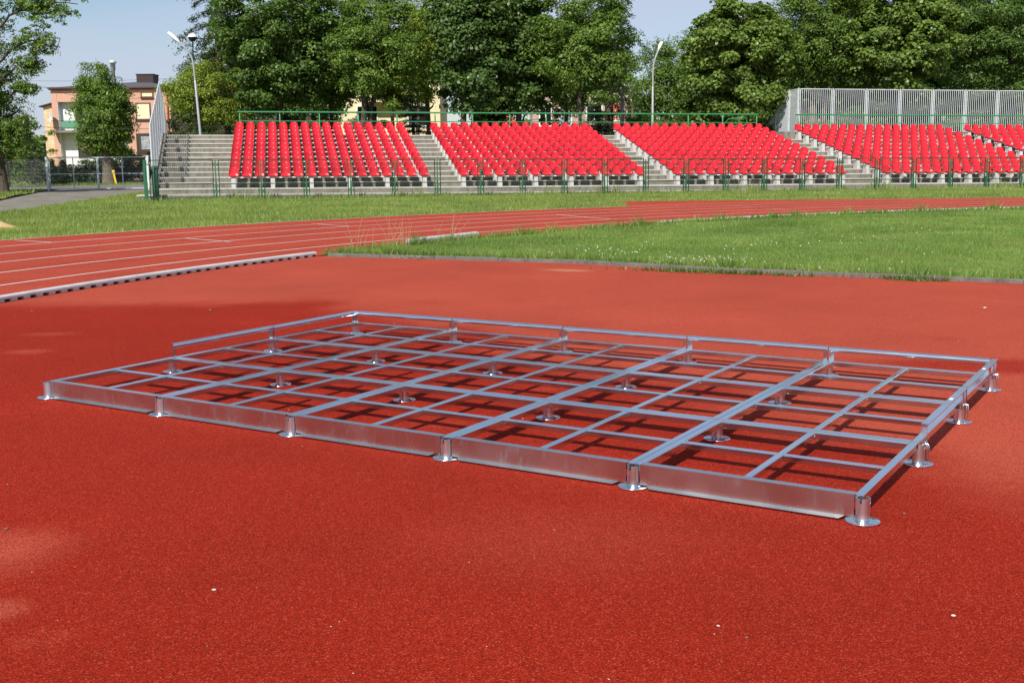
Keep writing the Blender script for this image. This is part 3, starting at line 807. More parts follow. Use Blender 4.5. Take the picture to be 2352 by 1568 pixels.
t = thing('grey_mesh_fence', 'grey welded mesh fence panels left of the gate', 'fence', (gx0-7.9, GY+.3, 0))
for k in range(3):
    MB().box(-.03, .03, -.03, .03, -.2, 1.8).build('fence_post', M['gwire'], t, loc=(k*2.6, 0, 0))
    weldmesh(2.54, 1.72, .06).build('mesh_panel', M['gwire'], t, loc=(k*2.6+.03, 0, 0))

# ------------------------------------------------------------------ pink house
K = 100/88.0; HY = 100.0
hx = lambda x: x*K
hz = lambda z: CH+(z-CH)*K
hs = thing('pink_house', 'two-storey salmon pink house with white loggias and grey roof', 'house', (hx(-30), HY, 0))
def hb(b, x0, x1, y0, y1, z0, z1): return b.box(hx(x0+30), hx(x1+30), y0, y1, hz(z0), hz(z1))
XL, XR = -34.55, -25.6
w = MB()
hb(w, XL, -34.15, 0, 9, -1.2, 7.0); hb(w, -28.95, XR, 0, 9, -1.2, 7.0); hb(w, -34.14, -28.96, .001, 9, 6.12, 6.998); hb(w, -34.14, -28.96, .002, .7, -1.2, 1.2)
w.build('wall', M['pink'], hs)
w = MB(); hb(w, -34.14, -28.96, .6, 8.9, 1.21, 6.11); w.build('loggia_wall', M['white'], hs)
for x in (-34.148, -28.99):
    w = MB(); hb(w, x, x+.03, .02, .59, 1.25, 6.1); w.build('loggia_wall', M['white'], hs)
w = MB(); hb(w, -34.45, -28.9, -.9, .59, 3.82, 4.0); w.build('balcony_slab', M['riser'], hs)
for (z0, z1, yy) in ((4.0, 4.72, -.85), (1.25, 2.05, -.15)):
    x0, x1 = hx(-34.4+30), hx(-28.95+30); f = MB()
    for z in (z0+.08, z1): f.bar((x0, yy, hz(z)), (x1, yy, hz(z)), .035, .035)
    n = 30
    for k in range(n+1): x = x0+(x1-x0)*k/n; f.bar((x, yy, hz(z0)), (x, yy, hz(z1)), .02, .02)
    r_ = f.build('balcony_railing', M['chim'], hs)
    if z0 == 4.0: MB().box(hx(-33.65+30), hx(-31.2+30), yy+.04, yy+.06, hz(4.12), hz(4.68)).build('green_panel', M['gpanel'], r_)
def window(x0, x1, z0, z1, y, pane, frame_='brown', fr=.1, parent=hs, sill=True):
    f = MB(); X0, X1, Z0, Z1 = hx(x0+30), hx(x1+30), hz(z0), hz(z1)
    f.box(X0-fr, X0, y-.06, y-.003, Z0-fr, Z1+fr); f.box(X1, X1+fr, y-.06, y-.003, Z0-fr, Z1+fr); f.box(X0, X1, y-.058, y-.003, Z1, Z1+fr); f.box(X0, X1, y-.058, y-.003, Z0-fr, Z0)
    if sill: f.box(X0-fr*1.4, X1+fr*1.4, y-.16, y-.061, Z0-fr*1.6, Z0-fr*.6)
    o = f.build('window', M[frame_], parent); MB().box(X0, X1, y-.04, y-.004, Z0, Z1).build('pane', M[pane], o); return o
window(-28.15, -27.2, 4.82, 5.92, 0, 'blind'); window(-27.70, -26.93, 6.47, 6.73, 0, 'blind'); wl = window(-28.2, -26.9, 2.42, 3.62, 0, 'glass', 'chim', .13)
MB().box(hx(2.05), hx(3.0), -.052, -.043, hz(2.55), hz(3.5)).build('curtain', M['curtain'], wl)
bd = window(-32.95, -31.6, 4.05, 5.8, .6, 'glass', 'chim', .08, sill=False); bd2 = window(-32.9, -31.3, 2.0, 3.6, .6, 'glass', 'chim', .08, sill=False)
window(-30.9, -30.1, 4.05, 5.8, .6, 'glass', 'chim', .08, sill=False); window(-30.9, -30.2, 2.0, 3.6, .6, 'glass', 'chim', .08, sill=False)
c = MB(); hb(c, XL-.12, XR+.12, -.14, 9.1, 6.99, 7.09); hb(c, XL-.2, XR+.2, -.24, 9.2, 7.09, 7.17); hb(c, XL-.04, XR+.04, -.05, 9.03, 6.80, 6.86); c.build('cornice', M['brown'], hs)
rf = MB(); x0, x1 = hx(XL-.2+30), hx(XR+.2+30); z0 = hz(7.171); xp = hx(-28.6+30); zp = hz(7.85)
rf.add([(x0, -.25, z0), (x1, -.25, z0), (x1, 9.2, z0), (x0, 9.2, z0), (xp, 4.4, zp), (xp, 4.8, zp)], [(0, 1, 4), (1, 2, 5, 4), (2, 3, 5), (3, 0, 4, 5), (3, 2, 1, 0)])
r_ = rf.build('roof', M['slate'], hs); c = MB(); hb(c, -29.0, -27.7, 3.4, 5.0, 7.4, 8.30); hb(c, -29.05, -27.65, 3.35, 5.05, 8.30, 8.36); c.build('chimney', M['chim'], r_)
an = MB(); bx = hx(-31.85+30); an.tube([(bx, 3, hz(7.2)), (bx-.1, 3, hz(9.65))], .025, 6)
for k in range(8): an.tube([(bx-.1-.13, 3, hz(9.5-.13*k)), (bx+.08, 3, hz(9.5-.13*k))], .012, 5)
an.tube([(bx-.6, 3, hz(8.9)), (bx+1.1, 3, hz(8.3))], .02, 6); an.build('antenna', M['lampm'], r_)
v = MB(); v.lathe([(.16, -2.2), (.16, -.3), (.22, -.28), (.22, .3), (.34, .32), (.3, .5), (.001, .62)], 12, (hx(-30.95+30), 4, hz(8.95))); v.build('roof_vent', M['kerbw'], r_)
ds = MB(); ds.lathe([(.001, 0), (.25, .03), (.45, .1), (.46, .1), (.25, .02), (.001, -.015)], 20); d_ = ds.build('satellite_dish', M['kerbw'], hs); d_.location = (hx(-34.45+30), -.5, hz(4.95)); d_.rotation_euler = (R(80), 0, R(-50))
MB().tube([(hx(XR+30)-.25, -.12, .0), (hx(XR+30)-.25, -.12, hz(6.8))], .07, 8).build('drain_pipe', M['orange'], hs)
a_ = MB(); hb(a_, -35.55, -34.56, 1.0, 9.0, -1.2, 5.82); a_.add([(hx(-5.55), 1, hz(5.82)), (hx(-4.56), 1, hz(5.82)), (hx(-4.56), 1, hz(6.06)), (hx(-5.55), 9, hz(5.82)), (hx(-4.56), 9, hz(5.82)), (hx(-4.56), 9, hz(6.06))], [(0, 1, 2), (5, 4, 3)])
a_.build('stone_annex', M['stone'], hs)
a_ = MB(); a_.prism([(-.06, 0), (.06, 0), (.06, .1), (-.06, .1)], (hx(-5.8), 5, hz(5.80)), (hx(-4.555), 5, hz(6.10))); vs = [(hx(-5.8), .7, hz(5.78)), (hx(-4.556), .7, hz(6.10)), (hx(-4.556), 9.2, hz(6.10)), (hx(-5.8), 9.2, hz(5.78))]
a_ = MB(); a_.add(vs+[(x, y, z+.1) for x, y, z in vs], [(3, 2, 1, 0), (4, 5, 6, 7), (0, 1, 5, 4), (1, 2, 6, 5), (2, 3, 7, 6), (3, 0, 4, 7)]); a_.build('annex_roof', M['chim'], hs)

# ------------------------------------------------------------------ other houses
def simple_house(name, label, px0, px1, ptop, D, depth, mat, wins, roof, rh=1.6, zb=0):
    A = at(px0, ptop, D); B = at(px1, ptop, D); t = thing(name, label, 'house', ((A.x+B.x)/2, D, zb)); w2 = (B.x-A.x)/2; H = A.z
    MB().box(-w2, w2, 0, depth, -.3, H).build('wall', M[mat], t)
    r = MB()
    r.add([(-w2-.3, -.4, H), (w2+.3, -.4, H), (w2+.3, depth+.4, H), (-w2-.3, depth+.4, H), (-w2*.5, depth/2, H+rh), (w2*.5, depth/2, H+rh)], [(0, 1, 5, 4), (1, 2, 5), (2, 3, 4, 5), (3, 0, 4), (3, 2, 1, 0)])
    r.build('roof', M[roof], t)
    for (x, z, ww, hh, pane, fr) in wins:
        f = MB(); f.box(x-ww/2-.1, x+ww/2+.1, -.07, -.003, z-hh/2-.1, z+hh/2+.1); o = f.build('window', M[fr], t); MB().box(x-ww/2, x-.03, -.085, -.071, z-hh/2, z+hh/2).box(x+.03, x+ww/2, -.085, -.071, z-hh/2, z+hh/2).build('pane', M[pane], o)
    return t, w2, H
D = 92
ch, w2, H = simple_house('cream_house', 'large cream apartment house with balconies behind the middle trees', 590, 1009, 152, D, 10, 'cream',
    [(x, z, 1.5, 1.5, 'glass', 'white') for x in (-4.6, -1.6, 1.4, 5.4) for z in (2.0, 5.0, 7.6)], 'slate', 1.4)
for z in (3.3, 6.2):
    s_ = MB().box(1.0, 4.4, -1.2, -.004, z-.15, z).build('balcony', M['cream'], ch); f = MB()
    for zz in (z+.1, z+1.0): f.bar((1.0, -1.15, zz), (4.4, -1.15, zz), .04, .04)
    for k in range(21): f.bar((1.0+3.4*k/20, -1.15, z), (1.0+3.4*k/20, -1.15, z+1.0), .022, .022)
    f.build('railing', M['chim'], s_)
ph, w2, H = simple_house('pale_pink_house', 'pale pink house with white windows hidden behind the dark trunks', 1222, 1442, 205, 98, 10, 'ppink',
    [(-2.9, 5.2, .9, 1.7, 'glass', 'white'), (-1.2, 5.2, .9, 1.7, 'curtain', 'white'), (1.2, 5.4, 1.2, 1.4, 'glass', 'white'), (3.0, 5.4, 1.2, 1.4, 'tile', 'white')], 'slate', 1.2)
MB().box(-3.1, -2.4, 4, 4.7, H+.2, H+2.2).build('chimney', M['tile'], ph)
simple_house('orange_roof_house', 'distant low house with an orange tiled roof, beside the leaning trunk', 1138, 1190, 292, 125, 9, 'cream', [(0, 2.6, 1.2, 1.2, 'glass', 'white')], 'tile', 1.3)

# ------------------------------------------------------------------ vegetation generator
def unit(v): return v/np.maximum(1e-9, np.linalg.norm(v, axis=-1, keepdims=True))
def leafquads(P, N, size, aspect, g, droop=0.0):
    n = len(P); N = unit(N); t = g.normal(size=(n, 3)); t -= (t*N).sum(1, keepdims=True)*N; t = unit(t)
    t[:, 2] -= droop; t = unit(t)
    s = unit(np.cross(N, t)); L_ = size*g.uniform(.6, 1.3, (n, 1)); W_ = L_*aspect
    k = unit(np.cross(t, s))*L_*.12
    V = np.stack([P-t*L_/2, P+s*W_/2+k, P+t*L_/2, P-s*W_/2+k], 1)
    return V.reshape(-1, 3)
def crown_pts(g, c, r, nc, bias=2.4, lobes=9, low=.0):
    d = unit(g.normal(size=(nc, 3))); ld = unit(g.normal(size=(lobes, 3)))
    bump_ = np.max(np.clip(d@ld.T, 0, 1)**4, axis=1)
    rad = g.uniform(size=nc)**(1/bias)*(.78+.34*bump_)
    P = d*rad[:, None]*np.array(r)+np.array(c)
    return P, d
def crown(g, c, r, nc, per, leaf, aspect=.55, cs=.85, bias=2.4, lobes=9, droop=.25, rnd=.75):
    C, d = crown_pts(g, c, r, nc, bias, lobes)
    k = np.repeat(np.arange(nc), per)
    rc = g.uniform(.55, 1.25, nc)[k]*cs
    q = unit(g.normal(size=(len(k), 3))); u = g.uniform(size=len(k))**.5
    off = q*(rc*u)[:, None]*np.array([1, 1, .55]); off[:, 2] -= .18*rc*(u**2)
    P = C[k]+off
    N = np.array([0, 0, .75])+.55*q+.30*d[k]+rnd*g.normal(size=(len(k), 3))*.6
    keep = P[:, 2] > .06
    return leafquads(P[keep], N[keep], leaf, aspect, g, droop), C
def limbs(g, mb, base, top, r0, C, n, n_seg=7, wob=.25, first=.25):
    base = np.array(base, float); top = np.array(top, float); H = top[2]-base[2]
    ts = np.linspace(0, 1, n_seg+1); path = [base+(top-base)*t+np.array([*(g.normal(size=2)*wob*t*(1-t*.3)), 0])*(1 if t > 0 else 0) for t in ts]
    rad = [r0*1.35]+[r0*(1-.86*t) for t in ts[1:]]
    path.insert(1, base+(path[1]-base)*.12); rad.insert(1, r0*1.02)
    mb.tube(path, rad, 9)
    tp = np.array([p for p in path])
    for k in g.choice(len(C), min(n, len(C)), replace=False):
        e = C[k]; zmin = base[2]+H*first
        z0 = max(zmin, min(top[2]-.15*H, e[2]-g.uniform(.25, .6)*np.hypot(*(e[:2]-base[:2]))-.4))
        t = np.interp(z0, tp[:, 2], np.arange(len(tp))); a = tp[int(t)]+(tp[min(int(t)+1, len(tp)-1)]-tp[int(t)])*(t-int(t))
        f = (z0-base[2])/H; m = (a+e)/2+np.array([0, 0, .12*np.linalg.norm(e-a)*g.uniform(-.2, 1)])+g.normal(size=3)*.15
        rr = max(.02, r0*(1-.86*f)*.5)
        mb.tube([a, (a+m)/2+g.normal(size=3)*.08, m, (m+e)/2+g.normal(size=3)*.1, e], [rr, rr*.75, rr*.55, rr*.36, .015], 6)
def tree(name, label, loc, height, c, r, mat, nc=150, per=150, leaf=.22, aspect=.55, r0=.25, barkm='bark', trunk_top=None, lean=(0, 0), seed=1, cs=.85, nl=26, bias=2.4, group=None, cat='tree', extra=(), stems=None, droop=.25, lobes=9):
    g = np.random.default_rng(seed)
    t = thing(name, label, cat, loc, 0, group)
    V, C = crown(g, c, r, nc, per, leaf, aspect, cs, bias, lobes, droop)
    Vs = [V]; Cs = [C]
    for (c2, r2, n2) in extra:
        v2, c2_ = crown(g, c2, r2, n2*7, per//3, leaf*.95, aspect, cs*.48, 1.5, 14, droop); Vs.append(v2); Cs.append(c2_)
    C = Cs[0]
    link('crown', qmesh('crown', np.concatenate(Vs), mat), t)
    mb = MB(); top = (c[0]+lean[0], c[1]+lean[1], trunk_top or c[2]+r[2]*.75)
    for k, (ox, oy, rs) in enumerate(stems or [(0, 0, 1)]):
        limbs(g, mb, (ox, oy, -.2), (top[0]+ox*1.6, top[1]+oy*1.6, top[2]*(1-.06*k)), r0*rs, C, nl//len(stems or [1]), wob=.3)
    for (c2, r2, n2), c_ in zip(extra, Cs[1:]):
        c2 = np.array(c2, float); sg = 1 if c2[0] > 0 else -1
        a = np.array([top[0]*max(0, c2[2]-2.2)/top[2], 0, max(1.5, c2[2]-1.9)]); e = c2+np.array([sg*r2[0]*.85, 0, .1]); bp = [a]
        for k in range(1, 9): u = k/8; bp.append((1-u)**2*a+2*u*(1-u)*np.array([a[0]+(e[0]-a[0])*.35, 0, e[2]+.35])+u*u*e+g.normal(size=3)*.04)
        mb.tube(bp, [.085-.008*k for k in range(9)], 7)
        for q in g.choice(len(c_), min(18, len(c_)), replace=False):
            s_ = bp[min(8, int(np.argmin([np.linalg.norm(p-c_[q]) for p in bp])))]; m_ = (s_+c_[q])/2+g.normal(size=3)*.07
            mb.tube([s_, m_, c_[q]], [.022, .015, .006], 5)
    mb.build('trunk', M[barkm], t)
    return t
def conifer(name, label, loc, height, rad, mat, z0=.6, seed=1, dens=1.0, droop=.25, leaf=.2, cat='tree', power=.8, group=None, sparse=False):
    g = np.random.default_rng(seed); t = thing(name, label, cat, loc, 0, group); P = []; N = []; mb = MB()
    mb.tube([(0, 0, -.2), (.05, 0, height*.5), (0, 0, height)], [.03*height**.9+.03, .02*height**.8, .01], 8)
    z = z0; 
    while z < height*.98:
        Lr = rad*(1-(z-z0)/(height-z0))**power*g.uniform(.8, 1.15)+.06
        nb = 7 if not sparse else 5
        a0 = g.uniform(0, 6.28)
        for k in range(nb):
            a = a0+6.283*k/nb+g.uniform(-.3, .3); Lb = Lr*g.uniform(.7, 1.1); dv = np.array([math.cos(a), math.sin(a), 0])
            n = max(6, int(Lb*42*dens)); u = g.uniform(.08, 1, n)**.8
            p = dv*(u*Lb)[:, None]; p[:, 2] = z+Lb*(.18*u-droop*1.6*u**2)+.12*Lb*np.maximum(0, u-.8)
            p += g.normal(size=(n, 3))*np.array([.10, .10, .07])*(0.5+Lb*.28)
            if droop > .3: p[:, 2] -= g.uniform(0, .35, n)*Lb*.35
            P.append(p); N.append(np.tile([0, 0, 1.0], (n, 1))+g.normal(size=(n, 3))*.6+dv*.3)
            mb.tube([(0, 0, z), tuple(dv*Lb*.5+np.array([0, 0, z+Lb*(.09-droop*.4)])), tuple(dv*Lb*.95+np.array([0, 0, z+Lb*(.17-droop*1.45)]))], [.02+.006*height*.3, .02, .006], 5)
        z += (height-z0)/(16 if not sparse else 13)*g.uniform(.75, 1.2)*(1 if height > 5 else 1)
    P = np.concatenate(P); N = np.concatenate(N)
    link('crown', qmesh('crown', leafquads(P, N, leaf, .32, g, .2), mat), t); mb.build('trunk', M['bark'], t)
    return t
def shrub(name, label, loc, r, h, mat, n=40, per=110, leaf=.13, seed=1, group=None, cat='shrub', cs=.4, aspect=.55):
    g = np.random.default_rng(seed); t = thing(name, label, cat, loc, 0, group)
    V, C = crown(g, (0, 0, h*.5 if name != 'hedge' else h*.25), (r[0], r[1], h*.52 if name != 'hedge' else h*.75), n, per, leaf, aspect, cs, 2.0, 7, .2)
    link('foliage', qmesh('foliage', V, mat), t); mb = MB()
    for k in g.choice(len(C), min(9, len(C)), replace=False):
        e = C[k]; mb.tube([(0, 0, -.1), (e[0]*.3, e[1]*.3, e[2]*.5), tuple(e)], [.03, .02, .008], 5)
    mb.build('stem', M['bark'], t)
    return t
def placed(px0, px1, py0, py1, D):            # crown box from the survey at depth D: centre, radii
    A = at(px0, py0, D); B = at(px1, py1, D); return Vector(((A.x+B.x)/2, D, 0)), (A.z+B.z)/2, abs(B.x-A.x)/2, abs(A.z-B.z)/2
def T(kind, label, px0, px1, py0, py1, D, mat, seed, base_px=None, name='broadleaf_tree', ry=None, **kw):
    c, zc, rx, rz = placed(px0, px1, py0, py1, D)
    bx = c.x if base_px is None else at(base_px, 300, D).x
    ry = ry or min(rx*1.0, 4.6)
    kw['leaf'] = kw.get('leaf', .22)*.82; kw['per'] = int(kw.get('per', 150)*1.4)
    nc = kw.pop('nc', int(min(620, max(90, 6.0*(rx*rz+ry*rz+rx*ry)))))
    return tree(name, label, (bx, D, 0), zc+rz, (c.x-bx, 0, zc), (rx*1.08, ry, rz*1.03), mat, nc=nc, seed=seed, group='trees behind the terrace', **kw)
# behind the terrace, left to right
conifer('larch_tree', 'feathery larch with drooping sprays behind the dark left tree', (at(508, 300, 82).x, 82, 0), 17.5, 4.2, L['conifer'], 3.0, 3, 1.3, .34, .24, power=.5, group='trees behind the terrace')
T(0, 'yellowish green tree with fine leaves beside the left street lamp', 386, 560, 118, 305, 72, L['lime'], 21, 489, per=170, leaf=.2, aspect=.42, r0=.2, stems=[(0, 0, 1), (.75, .4, .9)])
T(0, 'broad dark green tree behind the leftmost seat block', 500, 800, -70, 265, 69, L['maple'], 22, 652, per=190, leaf=.23, aspect=.7, r0=.3, stems=[(-.25, 0, 1), (.35, .3, .9), (.8, -.2, .7)])
T(0, 'bright green ash with leaning trunk before the cream house', 752, 965, -80, 262, 67, L['ash'], 23, 812, per=150, leaf=.24, aspect=.4, r0=.24, stems=[(0, 0, 1), (.5, .3, .8)], bias=2.0)
T(0, 'thin airy tree with sparse yellow-green leaves and bare twigs', 918, 1035, -80, 235, 71, L['lime'], 24, 985, per=42, leaf=.2, aspect=.5, r0=.2, nl=60, nc=170, bias=1.6)
T(0, 'dark dense maple left of the sky gap over the middle seats', 985, 1165, -80, 268, 67, L['dark'], 25, 1060, per=190, leaf=.25, aspect=.8, r0=.24)
T(0, 'dark maple with low hanging boughs above the second seat block', 1130, 1270, -60, 262, 69, L['dark'], 26, 1178, per=190, leaf=.25, aspect=.8, r0=.26, lean=(.6, 0))
T(0, 'bright green ash beside the sky gap with pale slender trunk', 1215, 1462, -70, 262, 68, L['ash'], 27, 1331, per=150, leaf=.24, aspect=.42, r0=.2, barkm='barkg')
conifer('spruce_tree', 'dark drooping conifer at the left side of the sky gap', (at(1398, 300, 80).x, 80, 0), 17.5, 3.0, L['conifer'], 3.0, 5, .9, .38, .3, power=.5, group='trees behind the terrace')
T(0, 'small loose-crowned ash under the sky gap', 1455, 1592, 52, 292, 76, L['ash'], 28, 1520, per=95, leaf=.22, aspect=.4, r0=.14, bias=1.8)
T(0, 'large pale green maple right of the sky gap', 1572, 1815, -50, 300, 68, L['chestnut'], 29, 1690, per=180, leaf=.27, aspect=.75, r0=.26)
T(0, 'tall ash with twin trunks behind the palisade corner', 1760, 2010, -90, 205, 73, L['ash'], 30, 1874, per=160, leaf=.24, aspect=.38, r0=.36, stems=[(-.3, 0, 1), (.4, .1, .7)], barkm='barkg')
T(0, 'full fresh green maple over the right seat blocks', 1950, 2180, -80, 225, 71, L['chestnut'], 31, 2060, per=180, leaf=.27, aspect=.8, r0=.3)
T(0, 'dark green tree with forked trunk at the right edge', 2150, 2400, -80, 235, 75, L['maple'], 32, 2285, per=170, leaf=.22, aspect=.45, r0=.28, stems=[(0, 0, 1), (.9, .2, .8)])
T(0, 'tree just beyond the right edge of the picture', 2400, 2680, -80, 240, 74, L['maple'], 33, 2520, per=120, leaf=.26, aspect=.6, r0=.3)
# second rank
for k, (a, b, y0, y1, D, m, lab) in enumerate(((470, 640, 40, 300, 86, 'dark', 'shaded tree standing behind the broad dark left tree'), (640, 790, 30, 290, 84, 'dark', 'shaded tree between the dark left tree and the ash'),
        (690, 830, 110, 236, 77, 'ash', 'light green tree before the left half of the cream house'), (850, 955, 130, 238, 76, 'lime', 'yellowish young tree before the cream house balconies'), (1085, 1185, 170, 292, 78, 'bush', 'low tree between the dark maples above the middle seats'), (780, 900, 60, 215, 80, 'maple', 'shaded tree close before the cream house roof'), (900, 1010, 20, 225, 82, 'ash', 'light green tree overlapping the cream house end'), (1080, 1230, -20, 235, 84, 'dark', 'shaded tree between the two dark maples'), (400, 560, 150, 300, 84, 'maple', 'shaded tree behind the yellowish green tree'),
        (1190, 1400, 20, 240, 88, 'dark', 'shaded tree in front of the pale pink house'), (1560, 1760, 60, 310, 84, 'bush', 'dull green tree behind the large pale maple'),
        (1740, 1960, 40, 300, 88, 'dark', 'shaded tree behind the twin-trunked ash'), (1960, 2200, 40, 310, 90, 'dark', 'shaded tree behind the full fresh maple'), (2180, 2420, 40, 310, 90, 'dark', 'shaded tree behind the forked right-edge tree'))):
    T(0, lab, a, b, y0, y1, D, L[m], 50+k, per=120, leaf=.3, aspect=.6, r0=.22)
# shrubs and small conifers behind the terrace
conifer('spruce_tree', 'dark blue spruce beside the cream house wall', (at(948, 300, 74).x, 74, 0), 7.0, 2.1, L['spruce'], .4, 8, 1.5, .2, .16, group='trees behind the terrace')
conifer('spruce_tree', 'tiny young spruce in the gap before the distant sky', (at(1062, 300, 76).x, 76, 0), 4.6, 1.0, L['conifer'], .3, 9, 1.4, .1, .13, group='trees behind the terrace')
conifer('spruce_tree', 'dark spruce under the bright ash left of the utility poles', (at(1372, 300, 76).x, 76, 0), 5.0, 2.3, L['conifer'], .3, 10, 1.3, .2, .17, group='trees behind the terrace')
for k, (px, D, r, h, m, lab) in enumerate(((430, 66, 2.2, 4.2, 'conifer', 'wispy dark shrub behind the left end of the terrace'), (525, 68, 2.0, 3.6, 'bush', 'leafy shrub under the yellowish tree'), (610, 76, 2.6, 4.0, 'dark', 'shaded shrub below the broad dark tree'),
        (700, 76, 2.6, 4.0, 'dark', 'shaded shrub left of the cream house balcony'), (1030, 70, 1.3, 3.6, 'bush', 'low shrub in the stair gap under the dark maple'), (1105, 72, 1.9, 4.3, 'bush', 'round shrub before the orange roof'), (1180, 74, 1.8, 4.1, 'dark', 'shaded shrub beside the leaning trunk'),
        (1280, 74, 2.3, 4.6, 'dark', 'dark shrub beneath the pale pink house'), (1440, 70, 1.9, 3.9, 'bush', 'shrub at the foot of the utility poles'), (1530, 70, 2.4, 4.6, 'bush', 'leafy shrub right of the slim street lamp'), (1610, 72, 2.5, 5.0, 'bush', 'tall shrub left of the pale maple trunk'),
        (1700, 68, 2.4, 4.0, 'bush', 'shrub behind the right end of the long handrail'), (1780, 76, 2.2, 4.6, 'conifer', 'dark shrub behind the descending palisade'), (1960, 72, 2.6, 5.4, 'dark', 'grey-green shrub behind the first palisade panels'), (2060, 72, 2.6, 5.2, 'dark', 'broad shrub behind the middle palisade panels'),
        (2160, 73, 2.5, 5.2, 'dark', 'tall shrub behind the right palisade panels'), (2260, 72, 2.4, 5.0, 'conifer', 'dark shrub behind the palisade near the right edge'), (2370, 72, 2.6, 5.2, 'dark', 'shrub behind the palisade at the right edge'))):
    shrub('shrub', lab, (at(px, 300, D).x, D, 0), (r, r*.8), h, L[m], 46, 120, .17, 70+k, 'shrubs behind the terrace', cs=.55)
# left side
c, zc, rx, rz = placed(163, 318, 152, 372, 86)
tree('ash_tree', 'rounded ash with a thick pale trunk in front of the pink house', (at(250, 425, 86).x, 86, 0), zc+rz, (c.x-at(250, 425, 86).x, 0, zc+.25), (rx-.15, rx-.3, rz+.15), L['ash'], 250, 120, .23, .36, .5, 'barkg', seed=41, cs=.8, droop=.6, nl=20, bias=2.6)
D = 60
lt = tree('ash_tree', 'tall open-branched ash with dark trunk at the left edge', (at(8, 420, D).x, D, 0), 12, (-.7, 0, 5.4), (1.9, 2.2, 4.5), L['ash'], 330, 60, .19, .36, .3, 'bark', trunk_top=10.6, seed=42, cs=.62, nl=34, bias=1.7, droop=.5,
     extra=[((2.6, 0, 9.4), (2.2, .9, 1.05), 26), ((2.3, 0, 7.7), (1.4, .7, .75), 13), ((1.7, 0, 6.5), (1.0, .7, .6), 9), ((-.6, 0, 10.6), (2.6, 2, .9), 40), ((.9, 0, 3.4), (1.0, .8, .9), 22), ((1.5, 0, 5.3), (.7, .5, .4), 9)])
tree('broadleaf_tree', 'tree standing left of the picture beside the path', (-31.5, 46.5, 0), 12, (0, 0, 7), (4.2, 4.2, 4.2), L['maple'], 130, 90, .34, .6, .3, seed=43)
conifer('spruce_tree', 'blue-green spruce left of the stone annex', (at(75, 400, 84).x, 84, 0), at(75, 303, 84).z, 1.35, L['spruce'], .3, 11, 1.6, .12, .16)
for k, (px, D, r, h, m, lab) in enumerate(((20, 78, 2.2, 4.6, 'bush', 'big leafy shrub behind the mesh fence at the left edge'), (62, 92, 2.6, 5.6, 'lime', 'light green shrub behind the blue-green spruce'), (-70, 76, 2.6, 5.0, 'bush', 'shrub just beyond the left edge'),
        (228, 90, 1.5, 3.0, 'dark', 'dark shrub below the red flowers'), (330, 90, 1.4, 2.6, 'bush', 'low shrub right of the pale trunk'), (292, 92, 1.2, 2.9, 'bush', 'shrub beneath the right loggia'))):
    shrub('shrub', lab, (at(px, 400, D).x, D, 0), (r, r*.8), h, L[m], 40, 120, .17, 90+k, 'garden shrubs by the pink house', cs=.5)
for k, (px, lab) in enumerate(((120, 'dark conical thuja behind the gate, nearer the gate post'), (145, 'dark conical thuja behind the gate, right-hand one of the pair'))):
    conifer('thuja', lab, (at(px, 400, 84).x, 84, 0), at(px, 366, 84).z, .55, L['gdark'], .1, 15+k, 3.0, -.1, .14, cat='conifer')
hd = shrub('hedge', 'long dark clipped hedge behind the gate', (at(225, 420, 89).x, 89, 0), (5.4, .7), 1.9, L['gdark'], 260, 110, .15, 111, None, 'hedge', .4)
fl_ = MB(); p0 = at(211, 337, 98.2)
for k in range(46): a = Vector((random.gauss(0, .28), random.gauss(0, .12), random.gauss(0, .13))); fl_.add([a+Vector(q) for q in ((-.08, 0, -.05), (.07, -.03, -.06), (.08, .02, .06), (-.06, .02, .07))], [(0, 1, 2, 3)])
fb = thing('flower_box', 'bright red geraniums in a box on the lower loggia', 'flowers', p0); fl_.build('blossom', M['flower'], fb)
MB().box(-.6, .6, -.12, .12, -.42, -.2).build('planter', M['brown'], fb); MB().bar((-.3, 0, -1.6), (-.3, 0, -.42), .05, .05).build('bracket', M['chim'], fb)
yp = thing('marker_post', 'yellow plastic marker post leaning by the pale trunk', 'post', at(267, 421, 84))
MB().bar((0, 0, -.1), (-.15, 0, .78), .13, .05, 0, (0, 1, 0)).build('post', M['yellow'], yp); MB().bar((-.15, -.01, .78), (-.16, -.01, .95), .19, .07, 0, (0, 1, 0)).build('cap', M['yellow'], yp)

# far wood closing the gaps low on the horizon
g = np.random.default_rng(77); Vs = []
for (px, D, w, h) in ((-260, 150, 16, 7), (-60, 140, 13, 6), (40, 130, 9, 4.5), (480, 130, 9, 6), (660, 125, 10, 8), (820, 125, 8, 6), (1500, 130, 14, 9), (1700, 125, 14, 10), (1950, 125, 16, 10), (2250, 125, 18, 10), (2550, 125, 18, 10)):
    p = at(px, 370, D); v, _ = crown(g, (p.x, p.y, h*.5), (w, 4, h*.55), 130, 70, .6, .7, 1.6, 2.0, 9); Vs.append(v)
link('far_wood', qmesh('far_wood', np.concatenate(Vs), L['dark']), None, 'far dark wood seen low between the tree trunks', 'wood', None, 'stuff')

